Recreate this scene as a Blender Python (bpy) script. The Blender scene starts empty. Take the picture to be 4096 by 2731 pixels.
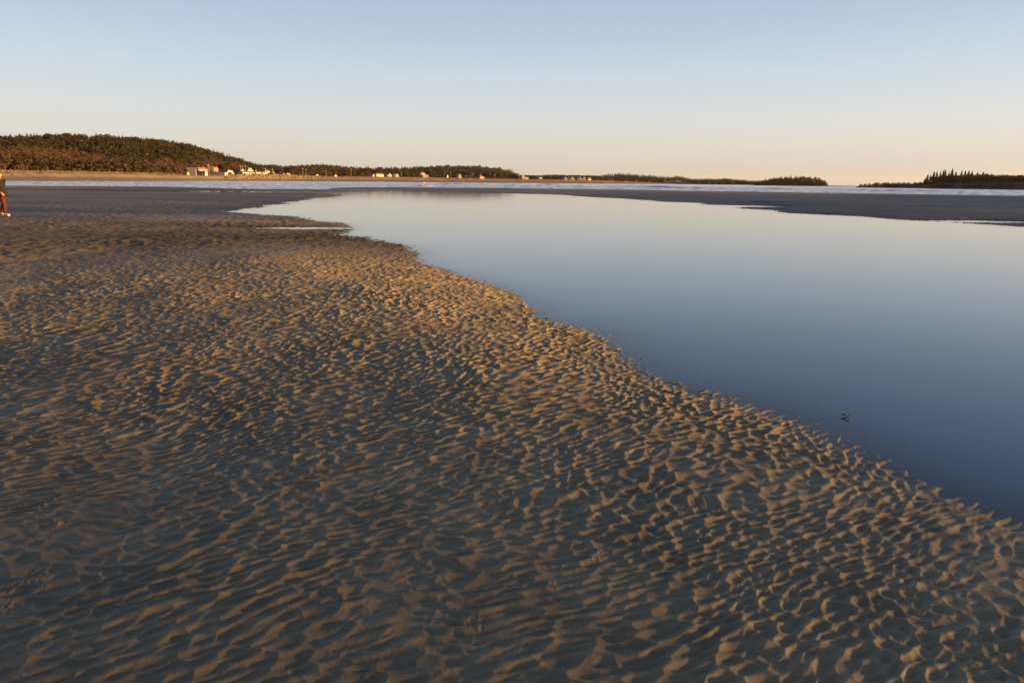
import bpy, bmesh, math, random
import numpy as np
from mathutils import Vector, Matrix
R = math.radians
rnd = random.Random(7)
SC = bpy.context.scene
COL = SC.collection

# ------------------------------------------------------------------ camera
F = 2731.0                      # focal length in pixels of the 4096 px wide photograph
CAMZ = 1.66
PITCH = math.atan((1365.5 - 726) / F)
ROLL = math.atan(0.0095)
fwd = Vector((0, math.cos(PITCH), -math.sin(PITCH)))
up0 = Vector((0, math.sin(PITCH), math.cos(PITCH)))
r0 = Vector((1, 0, 0))
rgt = r0 * math.cos(ROLL) + up0 * math.sin(ROLL)
upv = up0 * math.cos(ROLL) - r0 * math.sin(ROLL)
cam = bpy.data.cameras.new('camera')
cam.lens = 24.0; cam.sensor_width = 36.0
cam.clip_start = 0.05; cam.clip_end = 30000
camo = bpy.data.objects.new('camera', cam)
COL.objects.link(camo)
M4 = Matrix.Identity(4)
for i in range(3):
    M4[i][0] = rgt[i]; M4[i][1] = upv[i]; M4[i][2] = -fwd[i]
M4[0][3], M4[1][3], M4[2][3] = 0, 0, CAMZ
camo.matrix_world = M4
SC.camera = camo

def ray(px, py):
    return fwd * F + rgt * (px - 2048.0) - upv * (py - 1365.5)
def ground(px, py, z=0.0):          # point of the level z seen at a photograph pixel
    d = ray(px, py); t = (z - CAMZ) / d.z
    return Vector((d.x * t, d.y * t, z))
def reach(px, py, dist):            # point at a horizontal distance seen at a pixel
    d = ray(px, py); t = dist / math.hypot(d.x, d.y)
    return Vector((d.x * t, d.y * t, CAMZ + d.z * t))
def az_of(px, py=740):
    d = ray(px, py); return math.atan2(d.x, d.y)

# ------------------------------------------------------------------ sky and sun
EXPO = 2.45
ALB = 0.74          # one scale for all dry albedos, against the exposure
PW = 0.12           # how much of the physical sky's own compass variation is kept
SUN_EL, SUN_AZ = R(4.9), R(93.0)     # azimuth clockwise from the view direction
world = bpy.data.worlds.new('World'); SC.world = world
world.use_nodes = True
wn = world.node_tree; wn.nodes.clear()
wo = wn.nodes.new('ShaderNodeOutputWorld'); bg = wn.nodes.new('ShaderNodeBackground')
sky = wn.nodes.new('ShaderNodeTexSky')
sky.sky_type = 'NISHITA'; sky.sun_disc = False
sky.sun_elevation = SUN_EL; sky.sun_rotation = SUN_AZ
sky.altitude = 0; sky.air_density = 1.0; sky.dust_density = 0.6; sky.ozone_density = 3.0
bg.inputs['Strength'].default_value = 0.15
# The physical sky is flattened a little round the compass and balanced by elevation (camera white balance):
# out = tint(elevation) * nishita ** 0.35
TINT = [  # elevation, wanted colour in front of the camera, nishita there
 (0.0,(.50,.47,.41),(1.04,.83,.333)),(0.5,(.55,.51,.43),(1.04,.83,.333)),(1.5,(.66,.605,.505),(1.23,1.17,.56)),(3,(.70,.68,.60),(1.12,1.44,1.03)),(5,(.68,.705,.69),(.907,1.44,1.39)),
 (8,(.585,.675,.745),(.669,1.275,1.61)),(12,(.45,.56,.71),(.495,1.05,1.58)),(18,(.345,.44,.635),(.366,.827,1.41)),(25,(.265,.345,.535),(.278,.652,1.20)),
 (35,(.14,.205,.36),(.214,.513,1.0)),(50,(.08,.12,.225),(.165,.401,.814)),(70,(.055,.085,.165),(.137,.335,.695)),(90,(.05,.078,.155),(.13,.318,.663))]
stops = [(math.sqrt(max(math.sin(R(e)), 0)), [t[i]/(0.15*2.0**EXPO)/(n[i]**PW) for i in range(3)]) for e, t, n in TINT]
TMAX = max(max(c) for _, c in stops)
tcw = wn.nodes.new('ShaderNodeTexCoord'); sxw = wn.nodes.new('ShaderNodeSeparateXYZ'); wn.links.new(tcw.outputs['Generated'], sxw.inputs[0])
mxw = wn.nodes.new('ShaderNodeMath'); mxw.operation = 'MAXIMUM'; mxw.inputs[1].default_value = 0; wn.links.new(sxw.outputs[2], mxw.inputs[0])
sqw = wn.nodes.new('ShaderNodeMath'); sqw.operation = 'SQRT'; wn.links.new(mxw.outputs[0], sqw.inputs[0])
rpw = wn.nodes.new('ShaderNodeValToRGB'); wn.links.new(sqw.outputs[0], rpw.inputs[0])
while len(rpw.color_ramp.elements) > 1: rpw.color_ramp.elements.remove(rpw.color_ramp.elements[-1])
for k, (p, c) in enumerate(stops):
    e = rpw.color_ramp.elements[0] if k == 0 else rpw.color_ramp.elements.new(min(p, 1))
    e.position = min(p, 1); e.color = (c[0]/TMAX, c[1]/TMAX, c[2]/TMAX, 1)
pww = wn.nodes.new('ShaderNodeVectorMath'); pww.operation = 'POWER' if False else 'MULTIPLY'
spw = wn.nodes.new('ShaderNodeSeparateColor'); cbw = wn.nodes.new('ShaderNodeCombineColor'); wn.links.new(sky.outputs[0], spw.inputs[0])
for k in range(3):
    pw = wn.nodes.new('ShaderNodeMath'); pw.operation = 'POWER'; pw.inputs[1].default_value = PW
    wn.links.new(spw.outputs[k], pw.inputs[0]); wn.links.new(pw.outputs[0], cbw.inputs[k])
wn.links.new(cbw.outputs[0], pww.inputs[0]); wn.links.new(rpw.outputs[0], pww.inputs[1])
sc = wn.nodes.new('ShaderNodeVectorMath'); sc.operation = 'SCALE'; sc.inputs['Scale'].default_value = TMAX
wn.links.new(pww.outputs[0], sc.inputs[0])
wn.links.new(sc.outputs[0], bg.inputs['Color']); wn.links.new(bg.outputs[0], wo.inputs['Surface'])
sun = bpy.data.lights.new('sun', 'SUN'); sun.energy = 5.0; sun.angle = R(1.7); sun.color = (1.0, 0.51, 0.145)
suno = bpy.data.objects.new('sun', sun); COL.objects.link(suno)
sdir = Vector((math.sin(SUN_AZ) * math.cos(SUN_EL), math.cos(SUN_AZ) * math.cos(SUN_EL), math.sin(SUN_EL)))
suno.rotation_euler = (-sdir).to_track_quat('-Z', 'Y').to_euler()
suno.location = (60, 0, 30)
SC.view_settings.view_transform = 'Standard'; SC.view_settings.look = 'None'
SC.view_settings.gamma = 1.0; SC.view_settings.exposure = EXPO
SC.cycles.max_bounces = 6; SC.cycles.use_denoising = True

# ------------------------------------------------------------------ helpers
def tag(o, label=None, cat=None, group=None, kind=None):
    if label: o['label'] = label
    if cat: o['category'] = cat
    if group: o['group'] = group
    if kind: o['kind'] = kind
    return o
def empty(name, loc=(0, 0, 0), rz=0):
    o = bpy.data.objects.new(name, None); COL.objects.link(o)
    o.location = loc; o.rotation_euler = (0, 0, rz); o.empty_display_size = 0.2
    return o
def link_mesh(name, me, parent=None):
    o = bpy.data.objects.new(name, me); COL.objects.link(o)
    if parent is not None: o.parent = parent
    return o
def np_mesh(name, V, faces, mats=(), parent=None, smooth=False, fmat=None):
    """V (n,3) float, faces (m,k) int array of one polygon size"""
    V = np.asarray(V, np.float32); faces = np.asarray(faces, np.int32)
    me = bpy.data.meshes.new(name); k = faces.shape[1]
    me.vertices.add(len(V)); me.vertices.foreach_set('co', V.ravel())
    me.loops.add(faces.size); me.loops.foreach_set('vertex_index', faces.ravel())
    me.polygons.add(len(faces))
    me.polygons.foreach_set('loop_start', np.arange(0, faces.size, k, dtype=np.int32))
    me.polygons.foreach_set('loop_total', np.full(len(faces), k, np.int32))
    if smooth: me.polygons.foreach_set('use_smooth', np.ones(len(faces), bool))
    for m in mats: me.materials.append(m)
    if fmat is not None: me.polygons.foreach_set('material_index', np.asarray(fmat, np.int32))
    me.update(calc_edges=True)
    return link_mesh(name, me, parent)
def grid_faces(nr, nc, mask=None):
    i, j = np.meshgrid(np.arange(nr - 1), np.arange(nc - 1), indexing='ij')
    a = i * nc + j
    f = np.stack([a, a + 1, a + nc + 1, a + nc], -1)
    if mask is not None: f = f[mask]
    return f.reshape(-1, 4)
def compact(V, Fa):
    used = np.unique(Fa); m = np.full(len(V), -1, np.int64); m[used] = np.arange(len(used))
    return V[used], m[Fa]

class Bag:                               # collects boxes and prisms into one mesh
    def __init__(s): s.v = []; s.f = []
    def add(s, vs, fs):
        n = len(s.v); s.v += [tuple(v) for v in vs]; s.f += [tuple(i + n for i in f) for f in fs]
    def box(s, x0, x1, y0, y1, z0, z1):
        s.add([(x0,y0,z0),(x1,y0,z0),(x1,y1,z0),(x0,y1,z0),(x0,y0,z1),(x1,y0,z1),(x1,y1,z1),(x0,y1,z1)],
              [(0,3,2,1),(4,5,6,7),(0,1,5,4),(1,2,6,5),(2,3,7,6),(3,0,4,7)])
    def tube(s, p, q, ra, rb, n=6):
        p, q = Vector(p), Vector(q); d = (q - p).normalized()
        a = d.orthogonal().normalized(); b = d.cross(a)
        vs = [p + (a*math.cos(2*math.pi*i/n) + b*math.sin(2*math.pi*i/n))*ra for i in range(n)]
        vs += [q + (a*math.cos(2*math.pi*i/n) + b*math.sin(2*math.pi*i/n))*rb for i in range(n)]
        s.add(vs, [(i, (i+1)%n, n+(i+1)%n, n+i) for i in range(n)] + [tuple(range(n))[::-1], tuple(range(n, 2*n))])
    def build(s, name, mat, parent=None, smooth=False):
        me = bpy.data.meshes.new(name); me.from_pydata(s.v, [], s.f); me.update()
        if mat: me.materials.append(mat)
        if smooth:
            for p in me.polygons: p.use_smooth = True
        return link_mesh(name, me, parent)

# --- numpy noise
def _hash(ix, iy, seed):
    h = (ix.astype(np.int64) * 374761393 + iy.astype(np.int64) * 668265263 + seed * 1442695041) & 0xffffffff
    h = ((h ^ (h >> 13)) * 1274126177) & 0xffffffff
    h = ((h ^ (h >> 15)) * 2246822519) & 0xffffffff
    return ((h ^ (h >> 16)) & 0xffffff) / float(0xffffff)
def vnoise(x, y, seed=0):
    ix = np.floor(x); iy = np.floor(y); fx = x - ix; fy = y - iy
    ux = fx*fx*fx*(fx*(fx*6-15)+10); uy = fy*fy*fy*(fy*(fy*6-15)+10)
    ix = ix.astype(np.int64); iy = iy.astype(np.int64)
    def g(dx, dy):
        a = _hash(ix+dx, iy+dy, seed) * 2*np.pi
        return np.cos(a)*(fx-dx) + np.sin(a)*(fy-dy)
    return 1.4*((g(0,0)*(1-ux)+g(1,0)*ux)*(1-uy) + (g(0,1)*(1-ux)+g(1,1)*ux)*uy)
def fbm(x, y, seed=0, o=4, gain=0.5):
    s = 0; a = 1.0
    for k in range(o):
        s = s + a*vnoise(x, y, seed+k*17); x = x*2.03+5.1; y = y*2.03-3.7; a *= gain
    return s
def worley(u, v, seed=0, jit=0.8):
    iu = np.floor(u).astype(np.int64); iv = np.floor(v).astype(np.int64)
    f1 = np.full(u.shape, 9.0); f2 = np.full(u.shape, 9.0)
    for dv in (-1, 0, 1):
        for du in (-2, -1, 0, 1, 2):
            cu = iu+du; cv = iv+dv
            pu = cu + 0.5 + (_hash(cu, cv, seed)-0.5)*jit + 0.5*(cv & 1)
            pv = cv + 0.5 + (_hash(cu, cv, seed+91)-0.5)*jit
            d = np.hypot(pu-u, pv-v)
            n2 = np.minimum(f2, np.maximum(f1, d)); f1 = np.minimum(f1, d); f2 = n2
    return f1, f2
def sstep(a, b, x):
    t = np.clip((x-a)/(b-a), 0, 1); return t*t*(3-2*t)

# --- materials
def mat(name, col=(0.5,0.5,0.5), rough=0.8, spec=0.5):
    m = bpy.data.materials.new(name); m.use_nodes = True
    b = m.node_tree.nodes['Principled BSDF']
    b.inputs['Base Color'].default_value = (*col, 1); b.inputs['Roughness'].default_value = rough
    b.inputs['Specular IOR Level'].default_value = spec
    return m
def node(m, t, **kw):
    n = m.node_tree.nodes.new(t)
    for k, v in kw.items(): setattr(n, k, v)
    return n
def noisy(m, c0, c1, scale, detail=4, coord='Object', lo=0.35, hi=0.65, sc3=None):
    """colour varied by a noise texture"""
    c0 = tuple(q*ALB for q in c0); c1 = tuple(q*ALB for q in c1)
    nt = m.node_tree; b = nt.nodes['Principled BSDF']
    tc = node(m, 'ShaderNodeTexCoord'); n = node(m, 'ShaderNodeTexNoise'); cr = node(m, 'ShaderNodeValToRGB')
    n.inputs['Scale'].default_value = scale; n.inputs['Detail'].default_value = detail
    src = tc.outputs[coord]
    if sc3:
        mp = node(m, 'ShaderNodeMapping'); mp.inputs['Scale'].default_value = sc3
        nt.links.new(src, mp.inputs[0]); src = mp.outputs[0]
    nt.links.new(src, n.inputs['Vector']); nt.links.new(n.outputs['Fac'], cr.inputs[0])
    cr.color_ramp.elements[0].position = lo; cr.color_ramp.elements[1].position = hi
    cr.color_ramp.elements[0].color = (*c0, 1); cr.color_ramp.elements[1].color = (*c1, 1)
    nt.links.new(cr.outputs[0], b.inputs['Base Color'])
    return n, cr

# ------------------------------------------------------------------ the sand flat
D2 = 4096/2352.0
left_bank = [(870,440),(845,443),(812,447),(765,452),(720,455),(700,459),(660,466),(615,472),(575,480),(540,486),
  (600,492),(700,503),(775,512),(825,526),(780,532),(735,541),(800,545),(845,551),(885,559),(925,573),(962,585),
  (966,598),(1000,611),(1050,634),(1090,647),(1130,656),(1180,679),(1208,694),(1217,720),(1240,734),(1300,744),
  (1350,754),(1375,769),(1395,789),(1420,814),(1450,840),(1480,863),(1540,887),(1600,905),(1680,925),(1750,950),
  (1820,976),(1880,1005),(1950,1036),(2010,1062),(2080,1097),(2150,1127),(2250,1168),(2340,1206),(2440,1245),(2700,1340),(3400,1500)]
right_bank = [(4600,640),(3000,560),(2600,535),(2352,522),(2290,518),(2200,512),(2100,506),(2020,500),(1960,497),(1830,490),
  (1740,481),(1690,476),(1640,471),(1625,470),(1600,466),(1520,463),(1440,457),(1350,452),(1250,447),(1150,444),(1050,442.5),(960,442),(900,439)]
poly = [ground(x*D2, y*D2)[:2] for x, y in left_bank + right_bank]
poly = np.array(poly)
def sdf(x, y):                    # negative inside the pool
    x = np.asarray(x, float); y = np.asarray(y, float)
    d = np.full(x.shape, 1e18); inside = np.zeros(x.shape, bool)
    n = len(poly)
    for i in range(n):
        ax, ay = poly[i]; bx, by = poly[(i+1) % n]
        ex, ey = bx-ax, by-ay
        t = np.clip(((x-ax)*ex + (y-ay)*ey)/(ex*ex+ey*ey), 0, 1)
        d = np.minimum(d, (x-ax-t*ex)**2 + (y-ay-t*ey)**2)
        c = ((ay > y) != (by > y)) & (x < (bx-ax)*(y-ay)/(by-ay+1e-12) + ax)
        inside ^= c
    d = np.sqrt(d); return np.where(inside, -d, d)
edge = [(-3000,745),(0,745),(600,748),(1000,754),(1300,755),(1420,751),(1600,751),(2150,756),(2700,764),(3400,776),(4096,785),(7000,800)]
edge_az = np.array([az_of(x, y) for x, y in edge]); edge_r = np.array([ground(x, y, 0.06).length for x, y in edge])

SPITS = []
def base_height(x, y):
    r = np.hypot(x, y); az = np.arctan2(x, y)
    wob = 0.12*vnoise(x*0.9, y*0.9, 5) + np.clip(r/25, 0, 1.6)*0.5*vnoise(x*0.18, y*0.3, 9)
    s = sdf(x, y) + wob*np.clip(r/8, 0.15, 1.0)
    leftside = sstep(2.0, -2.0, x - 0.42*y - 3.0)          # 1 on the near/left flat
    out = np.maximum(s, 0)
    c = 0.75 + 0.16*np.clip(y, 0, 22) + 0.5*vnoise(x*0.35, y*0.25, 29)
    up = 0.055*out; dn = 0.056*c - 0.036*(out-c)
    prof = -0.02*np.logaddexp(-up/0.02, -dn/0.02)
    prof = np.where(prof < 0.0, -0.15 + 0.15*np.exp(np.minimum(prof, 0)/0.15), prof)
    far_prof = 0.17*(1-np.exp(-out/6.5))
    k = sstep(10, 28, r)
    h = prof*(1-k) + far_prof*k
    h = np.where(s < 0, np.maximum(s*0.05, -0.35), h)
    h = h + np.where(s > 0, sstep(0, 3, out), 0)*(0.030*vnoise(x*0.25, y*0.22, 31) + 0.02*vnoise(x*0.07, y*0.11, 33) + 0.012*vnoise(x*0.9, y*0.7, 35))
    # shallow runnels that hold water far out on the left flat
    for (px, py, w, dp, rx) in RUN:
        c = ground(px, py)
        h = h - dp*np.exp(-((x-c.x)/rx)**2 - ((y-c.y-0.05*(x-c.x))/w)**2)
    er = np.interp(az, edge_az, edge_r)
    over = np.maximum(r - er - 2.5*vnoise(x*0.05, y*0.05, 77), 0)
    h = h - 0.035*over
    return np.maximum(h, -3.0), s
RUN = [(1015, 912, 0.70, 0.21, 2.1), (450, 763, 10.0, 0.235, 42), (2930, 824, 1.5, 0.17, 5.5), (3975, 886, 0.9, 0.17, 2.2), (3040, 812, 1.0, 0.2, 1.5), (1230, 757, 8.0, 0.27, 24)]

SCUFFS = [(2330,1730,.16),(2390,1690,.10),(2560,1785,.12),(2770,1745,.16),(2820,2010,.15),(50,2250,.13),(110,1930,.13),(210,1985,.07),(150,2170,.07),(2250,2240,.10),(3040,2310,.12),(2390,2175,.08),(1900,2400,.09),(2960,2650,.07)]
def ripples(x, y, s):
    r = np.hypot(x, y)
    wx = x + 0.22*vnoise(x*0.8, y*0.8, 1) + 0.045*vnoise(x*3.4, y*3.4, 3) + 0.012*vnoise(x*11, y*11, 6)
    wy = y + 0.22*vnoise(x*0.8+9, y*0.8, 2) + 0.045*vnoise(x*3.4+4, y*3.4, 4) + 0.012*vnoise(x*11, y*11, 7)
    def pat(ang, lu, lv, seed):
        c, sn = math.cos(R(ang)), math.sin(R(ang))
        u = (wx*c + wy*sn)/lu; v = (-wx*sn + wy*c)/lv
        f1, f2 = worley(u, v, seed, 0.70)
        pit = np.clip(f1/0.80, 0, 1.1)**1.8
        ph = v + 0.35*vnoise(u*0.8, v*0.5, seed+5)
        ridge = 1-np.abs(np.sin(np.pi*ph))**0.8
        lee = ph + 0.0
        amp = 0.85 + 0.25*vnoise(u*0.5, v*0.5, seed+8)
        return (0.84*pit + 0.22*ridge*amp)
    A = pat(27, 0.102, 0.058, 11)
    B = pat(46, 0.104, 0.068, 23)
    Cc = pat(15, 0.116, 0.068, 37)
    Dd = pat(24, 0.24, 0.12, 47)
    kb = sstep(-0.3, 2.2, x - 0.35*y + 0.6*vnoise(x*0.5, y*0.5, 41))*sstep(5.5, 3.0, r)
    kc = sstep(0.6, -1.2, x + 0.3*vnoise(x*0.6, y*0.6, 43))*sstep(5.0, 3.0, r)
    h = A*(1-kb) + B*kb
    h = h*(1-kc) + Cc*kc
    amp = 0.0218*(1 + 0.35*vnoise(x*0.9, y*0.9, 51))
    amp = amp*(1 - 0.12*kc)
    amp = amp*(0.55 + 0.45*sstep(-2.0, -0.1, s)) 
    calm = 1 - 0.35*sstep(9, 16, r)*sstep(0.0, 0.5, vnoise(x*0.13, y*0.2, 61)+0.15)
    amp = amp*calm
    far = sstep(80, 50, r); kd = sstep(13, 20, r)
    h = (h*(1-kd) + Dd*kd - 0.38)*amp*(1 + 1.0*kd)*far*(1 + 0.25*sstep(3.5, 0.5, s)*sstep(0, 0.3, s))
    # beyond the resolved ripples: broader current bars
    h = h + (1-far)*sstep(0.0, 1.5, s)*(0.016*vnoise(x*0.35, y*0.8, 91) + 0.05*vnoise(x*0.055, y*0.16, 92))
    # combed grain and small scuffs
    g = 0.0002*vnoise((x*.45-y*.9)*22, (x*.9+y*.45)*62, 71) + 0.0005*vnoise(x*70, y*70, 72) + 0.0013*vnoise(x*14, y*18, 73)
    near = sstep(8, 3, r)
    h = h + g*near
    for (px, py, rad) in SCUFFS:
        c = ground(px, py, 0.1); q = ((x-c.x)**2 + (y-c.y)**2)/rad**2
        e = np.exp(-q*q)*sstep(-0.3, 0.3, vnoise(x*9+px, y*9, 83)+0.1)
        h = h + e*(0.007*np.abs(vnoise(x*30, y*30, 82)) + 0.006*np.abs(vnoise(x*70, y*70, 84)) - 0.003)
    return h

def build_sand():
    fine = np.linspace(R(-41), R(41), 1450)
    coarse_l = np.linspace(R(-180), R(-41.4), 90); coarse_r = np.linspace(R(41.4), R(180), 90)
    az = np.concatenate([coarse_l, fine, coarse_r])
    rs = [0.35]
    while rs[-1] < 190:
        d = rs[-1]; pers = d*d/(1.6*683)*0.55
        if d < 1.2: st = 0.03
        elif d < 26: st = min(max(pers, 0.0055), 0.009 + 0.0010*d)
        else: st = min(pers*0.25, 0.04 + (d-26)*0.010)
        rs.append(d + st)
    rs = np.array(rs); nr, nc = len(rs), len(az)
    print('sand rows', nr, 'cols', nc)
    x = rs[:, None]*np.sin(az)[None]; y = rs[:, None]*np.cos(az)[None]
    b, s = base_height(x, y)
    z = b + ripples(x, y, s)
    V = np.stack([x, y, z], -1).reshape(-1, 3)
    Fa = grid_faces(nr, nc)
    out = np.maximum(s, 0)
    wet_shade = np.maximum(sstep(9, 24, y - 0.25*x + 2.5*vnoise(x*0.12, y*0.12, 95)), sstep(-1.5, 0.3, x - 2.0 - 0.9*y)*0)
    rb = sstep(0, 10, x - 0.28*y + 3)*sstep(20, 30, y)                   # the bar beyond the pool: damp, and darkened for its shade
    wet_shade = np.maximum(wet_shade, rb)
    wet_shade = np.maximum(wet_shade, 0.22*sstep(1.5, 4.5, out)*(1 + 0.6*vnoise(x*0.5, y*0.5, 96)))  # lack of sun on the near sand, put into its colour
    wet_shade = wet_shade + (0.35*vnoise(x*0.10, y*0.35, 97) + 0.55*vnoise(x*0.03, y*0.09, 98))*sstep(10, 24, y) + 0.7*rb*sstep(5, 1, np.maximum(s, 0)*0.4)
    wet_shade = np.clip(wet_shade, 0, 1.6)
    return V, Fa, rs, az, b, s, wet_shade
m_sand = mat('wet_sand', (0.22,0.18,0.14), 0.6, 0.3)
n1, cr = noisy(m_sand, (0.215,0.184,0.108), (0.305,0.260,0.155), 2.2, 6)
def sand_nodes():
    m = m_sand; nt = m.node_tree; b = nt.nodes['Principled BSDF']
    geo = node(m, 'ShaderNodeNewGeometry'); sx = node(m, 'ShaderNodeSeparateXYZ')
    nt.links.new(geo.outputs['Position'], sx.inputs[0])
    # damp sand just above the water is darker and glossier
    mr = node(m, 'ShaderNodeMapRange'); mr.inputs[1].default_value = 0.0; mr.inputs[2].default_value = 0.05
    mr.inputs[3].default_value = 0.20; mr.inputs[4].default_value = 0.45
    nt.links.new(sx.outputs[2], mr.inputs[0]); nt.links.new(mr.outputs[0], b.inputs['Roughness'])
    ms = node(m, 'ShaderNodeMapRange'); ms.inputs[1].default_value = -0.006; ms.inputs[2].default_value = 0.002; ms.inputs[3].default_value = 0.0; ms.inputs[4].default_value = 0.45
    nt.links.new(sx.outputs[2], ms.inputs[0])
    aw = node(m, 'ShaderNodeAttribute', attribute_name='wet_shade'); mw = node(m, 'ShaderNodeMapRange'); mw.inputs[3].default_value = 1.0; mw.inputs[4].default_value = 0.2
    mm = node(m, 'ShaderNodeMath', operation='MULTIPLY'); nt.links.new(aw.outputs['Fac'], mw.inputs[0]); nt.links.new(ms.outputs[0], mm.inputs[0]); nt.links.new(mw.outputs[0], mm.inputs[1])
    nt.links.new(mm.outputs[0], b.inputs['Specular IOR Level'])   # no gloss under water
    no = node(m, 'ShaderNodeTexNoise'); no.inputs['Scale'].default_value = 420; no.inputs['Detail'].default_value = 3
    n2 = node(m, 'ShaderNodeTexNoise'); n2.inputs['Scale'].default_value = 60; n2.inputs['Detail'].default_value = 4
    nt.links.new(geo.outputs['Position'], no.inputs['Vector']); nt.links.new(geo.outputs['Position'], n2.inputs['Vector'])
    b1 = node(m, 'ShaderNodeBump'); b1.inputs['Strength'].default_value = 0.5; b1.inputs['Distance'].default_value = 0.0012
    b2 = node(m, 'ShaderNodeBump'); b2.inputs['Strength'].default_value = 0.5; b2.inputs['Distance'].default_value = 0.002
    nt.links.new(no.outputs[0], b1.inputs['Height']); nt.links.new(n2.outputs[0], b2.inputs['Height'])
    nt.links.new(b1.outputs[0], b2.inputs['Normal']); nt.links.new(b2.outputs[0], b.inputs['Normal'])
def wet_shade_nodes():
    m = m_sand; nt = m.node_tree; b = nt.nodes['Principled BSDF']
    an = node(m, 'ShaderNodeAttribute', attribute_name='wet_shade')
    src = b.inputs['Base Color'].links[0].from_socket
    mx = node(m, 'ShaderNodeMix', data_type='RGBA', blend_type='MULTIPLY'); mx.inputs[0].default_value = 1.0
    w = node(m, 'ShaderNodeMix', data_type='RGBA'); w.inputs[6].default_value = (1,1,1,1); w.inputs[7].default_value = (0.215,0.218,0.215,1)  # darkens damp sand, and sand whose shade is put into the colour
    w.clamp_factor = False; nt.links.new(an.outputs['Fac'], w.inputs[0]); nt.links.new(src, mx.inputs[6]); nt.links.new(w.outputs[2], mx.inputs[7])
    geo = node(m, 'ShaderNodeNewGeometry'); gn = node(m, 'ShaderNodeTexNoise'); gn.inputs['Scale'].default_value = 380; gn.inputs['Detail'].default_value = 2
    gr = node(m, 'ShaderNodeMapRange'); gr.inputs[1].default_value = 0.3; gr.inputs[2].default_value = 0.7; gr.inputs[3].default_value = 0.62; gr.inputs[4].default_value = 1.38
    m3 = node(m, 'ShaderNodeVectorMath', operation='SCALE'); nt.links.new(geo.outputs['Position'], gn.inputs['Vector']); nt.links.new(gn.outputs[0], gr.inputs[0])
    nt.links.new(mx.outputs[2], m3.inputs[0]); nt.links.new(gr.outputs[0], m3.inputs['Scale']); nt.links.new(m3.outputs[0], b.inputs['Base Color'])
wet_shade_nodes()
V, Fa, rs, az, hb, hs_, wet_shade = build_sand()
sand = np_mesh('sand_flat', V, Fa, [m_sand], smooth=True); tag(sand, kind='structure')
at = sand.data.attributes.new('wet_shade', 'FLOAT', 'POINT'); at.data.foreach_set('value', wet_shade.astype(np.float32).ravel())
del V, Fa, wet_shade

# ------------------------------------------------------------------ pool water
m_pool = mat('pool_water', (0.010,0.056,0.155), 0.05, 0.5)
m_pool.node_tree.nodes['Principled BSDF'].inputs['IOR'].default_value = 1.33
def water_bump(m, scales, dist, strength):
    nt = m.node_tree; b = nt.nodes['Principled BSDF']; prev = None
    geo = node(m, 'ShaderNodeNewGeometry')
    for (sc3, dd, det) in scales:
        mp = node(m, 'ShaderNodeMapping'); mp.inputs['Scale'].default_value = sc3; mp.inputs['Rotation'].default_value = (0,0,R(8))
        n = node(m, 'ShaderNodeTexNoise'); n.inputs['Scale'].default_value = 1.0; n.inputs['Detail'].default_value = det
        nt.links.new(geo.outputs['Position'], mp.inputs[0]); nt.links.new(mp.outputs[0], n.inputs['Vector'])
        bp = node(m, 'ShaderNodeBump'); bp.inputs['Strength'].default_value = strength; bp.inputs['Distance'].default_value = dd
        nt.links.new(n.outputs[0], bp.inputs['Height'])
        if prev: nt.links.new(prev.outputs[0], bp.inputs['Normal'])
        prev = bp
    nt.links.new(prev.outputs[0], b.inputs['Normal'])
water_bump(m_pool, [((2.2, 7.0, 1), 0.0010, 2), ((0.6, 1.6, 1), 0.0016, 2)], 0, 0.6)
def shallow(m):
    """water over sand: the body colour gives way to the bottom where it is only centimetres deep"""
    nt = m.node_tree; b = nt.nodes['Principled BSDF']; out = nt.nodes['Material Output']
    an = node(m, 'ShaderNodeAttribute', attribute_name='depth')
    tr = node(m, 'ShaderNodeBsdfTransparent'); gl = node(m, 'ShaderNodeBsdfGlossy'); fr = node(m, 'ShaderNodeFresnel'); fr.inputs['IOR'].default_value = 1.33
    gl.inputs['Roughness'].default_value = 0.03; tr.inputs['Color'].default_value = (0.80,0.86,0.88,1)
    nrm = b.inputs['Normal'].links[0].from_socket
    nt.links.new(nrm, gl.inputs['Normal']); nt.links.new(nrm, fr.inputs['Normal'])
    m1 = node(m, 'ShaderNodeMixShader'); nt.links.new(fr.outputs[0], m1.inputs[0]); nt.links.new(tr.outputs[0], m1.inputs[1]); nt.links.new(gl.outputs[0], m1.inputs[2])
    m2 = node(m, 'ShaderNodeMixShader'); nt.links.new(an.outputs['Fac'], m2.inputs[0]); nt.links.new(m1.outputs[0], m2.inputs[1]); nt.links.new(b.outputs[0], m2.inputs[2])
    nt.links.new(m2.outputs[0], out.inputs['Surface'])
shallow(m_pool)
def water(v, f, name):
    dp = v[:, 2].astype(np.float32).copy(); v = v.copy(); v[:, 2] = 0
    o = np_mesh(name, v, f, [m_pool], smooth=True); tag(o, kind='structure')
    at = o.data.attributes.new('depth', 'FLOAT', 'POINT'); at.data.foreach_set('value', dp)
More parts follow.
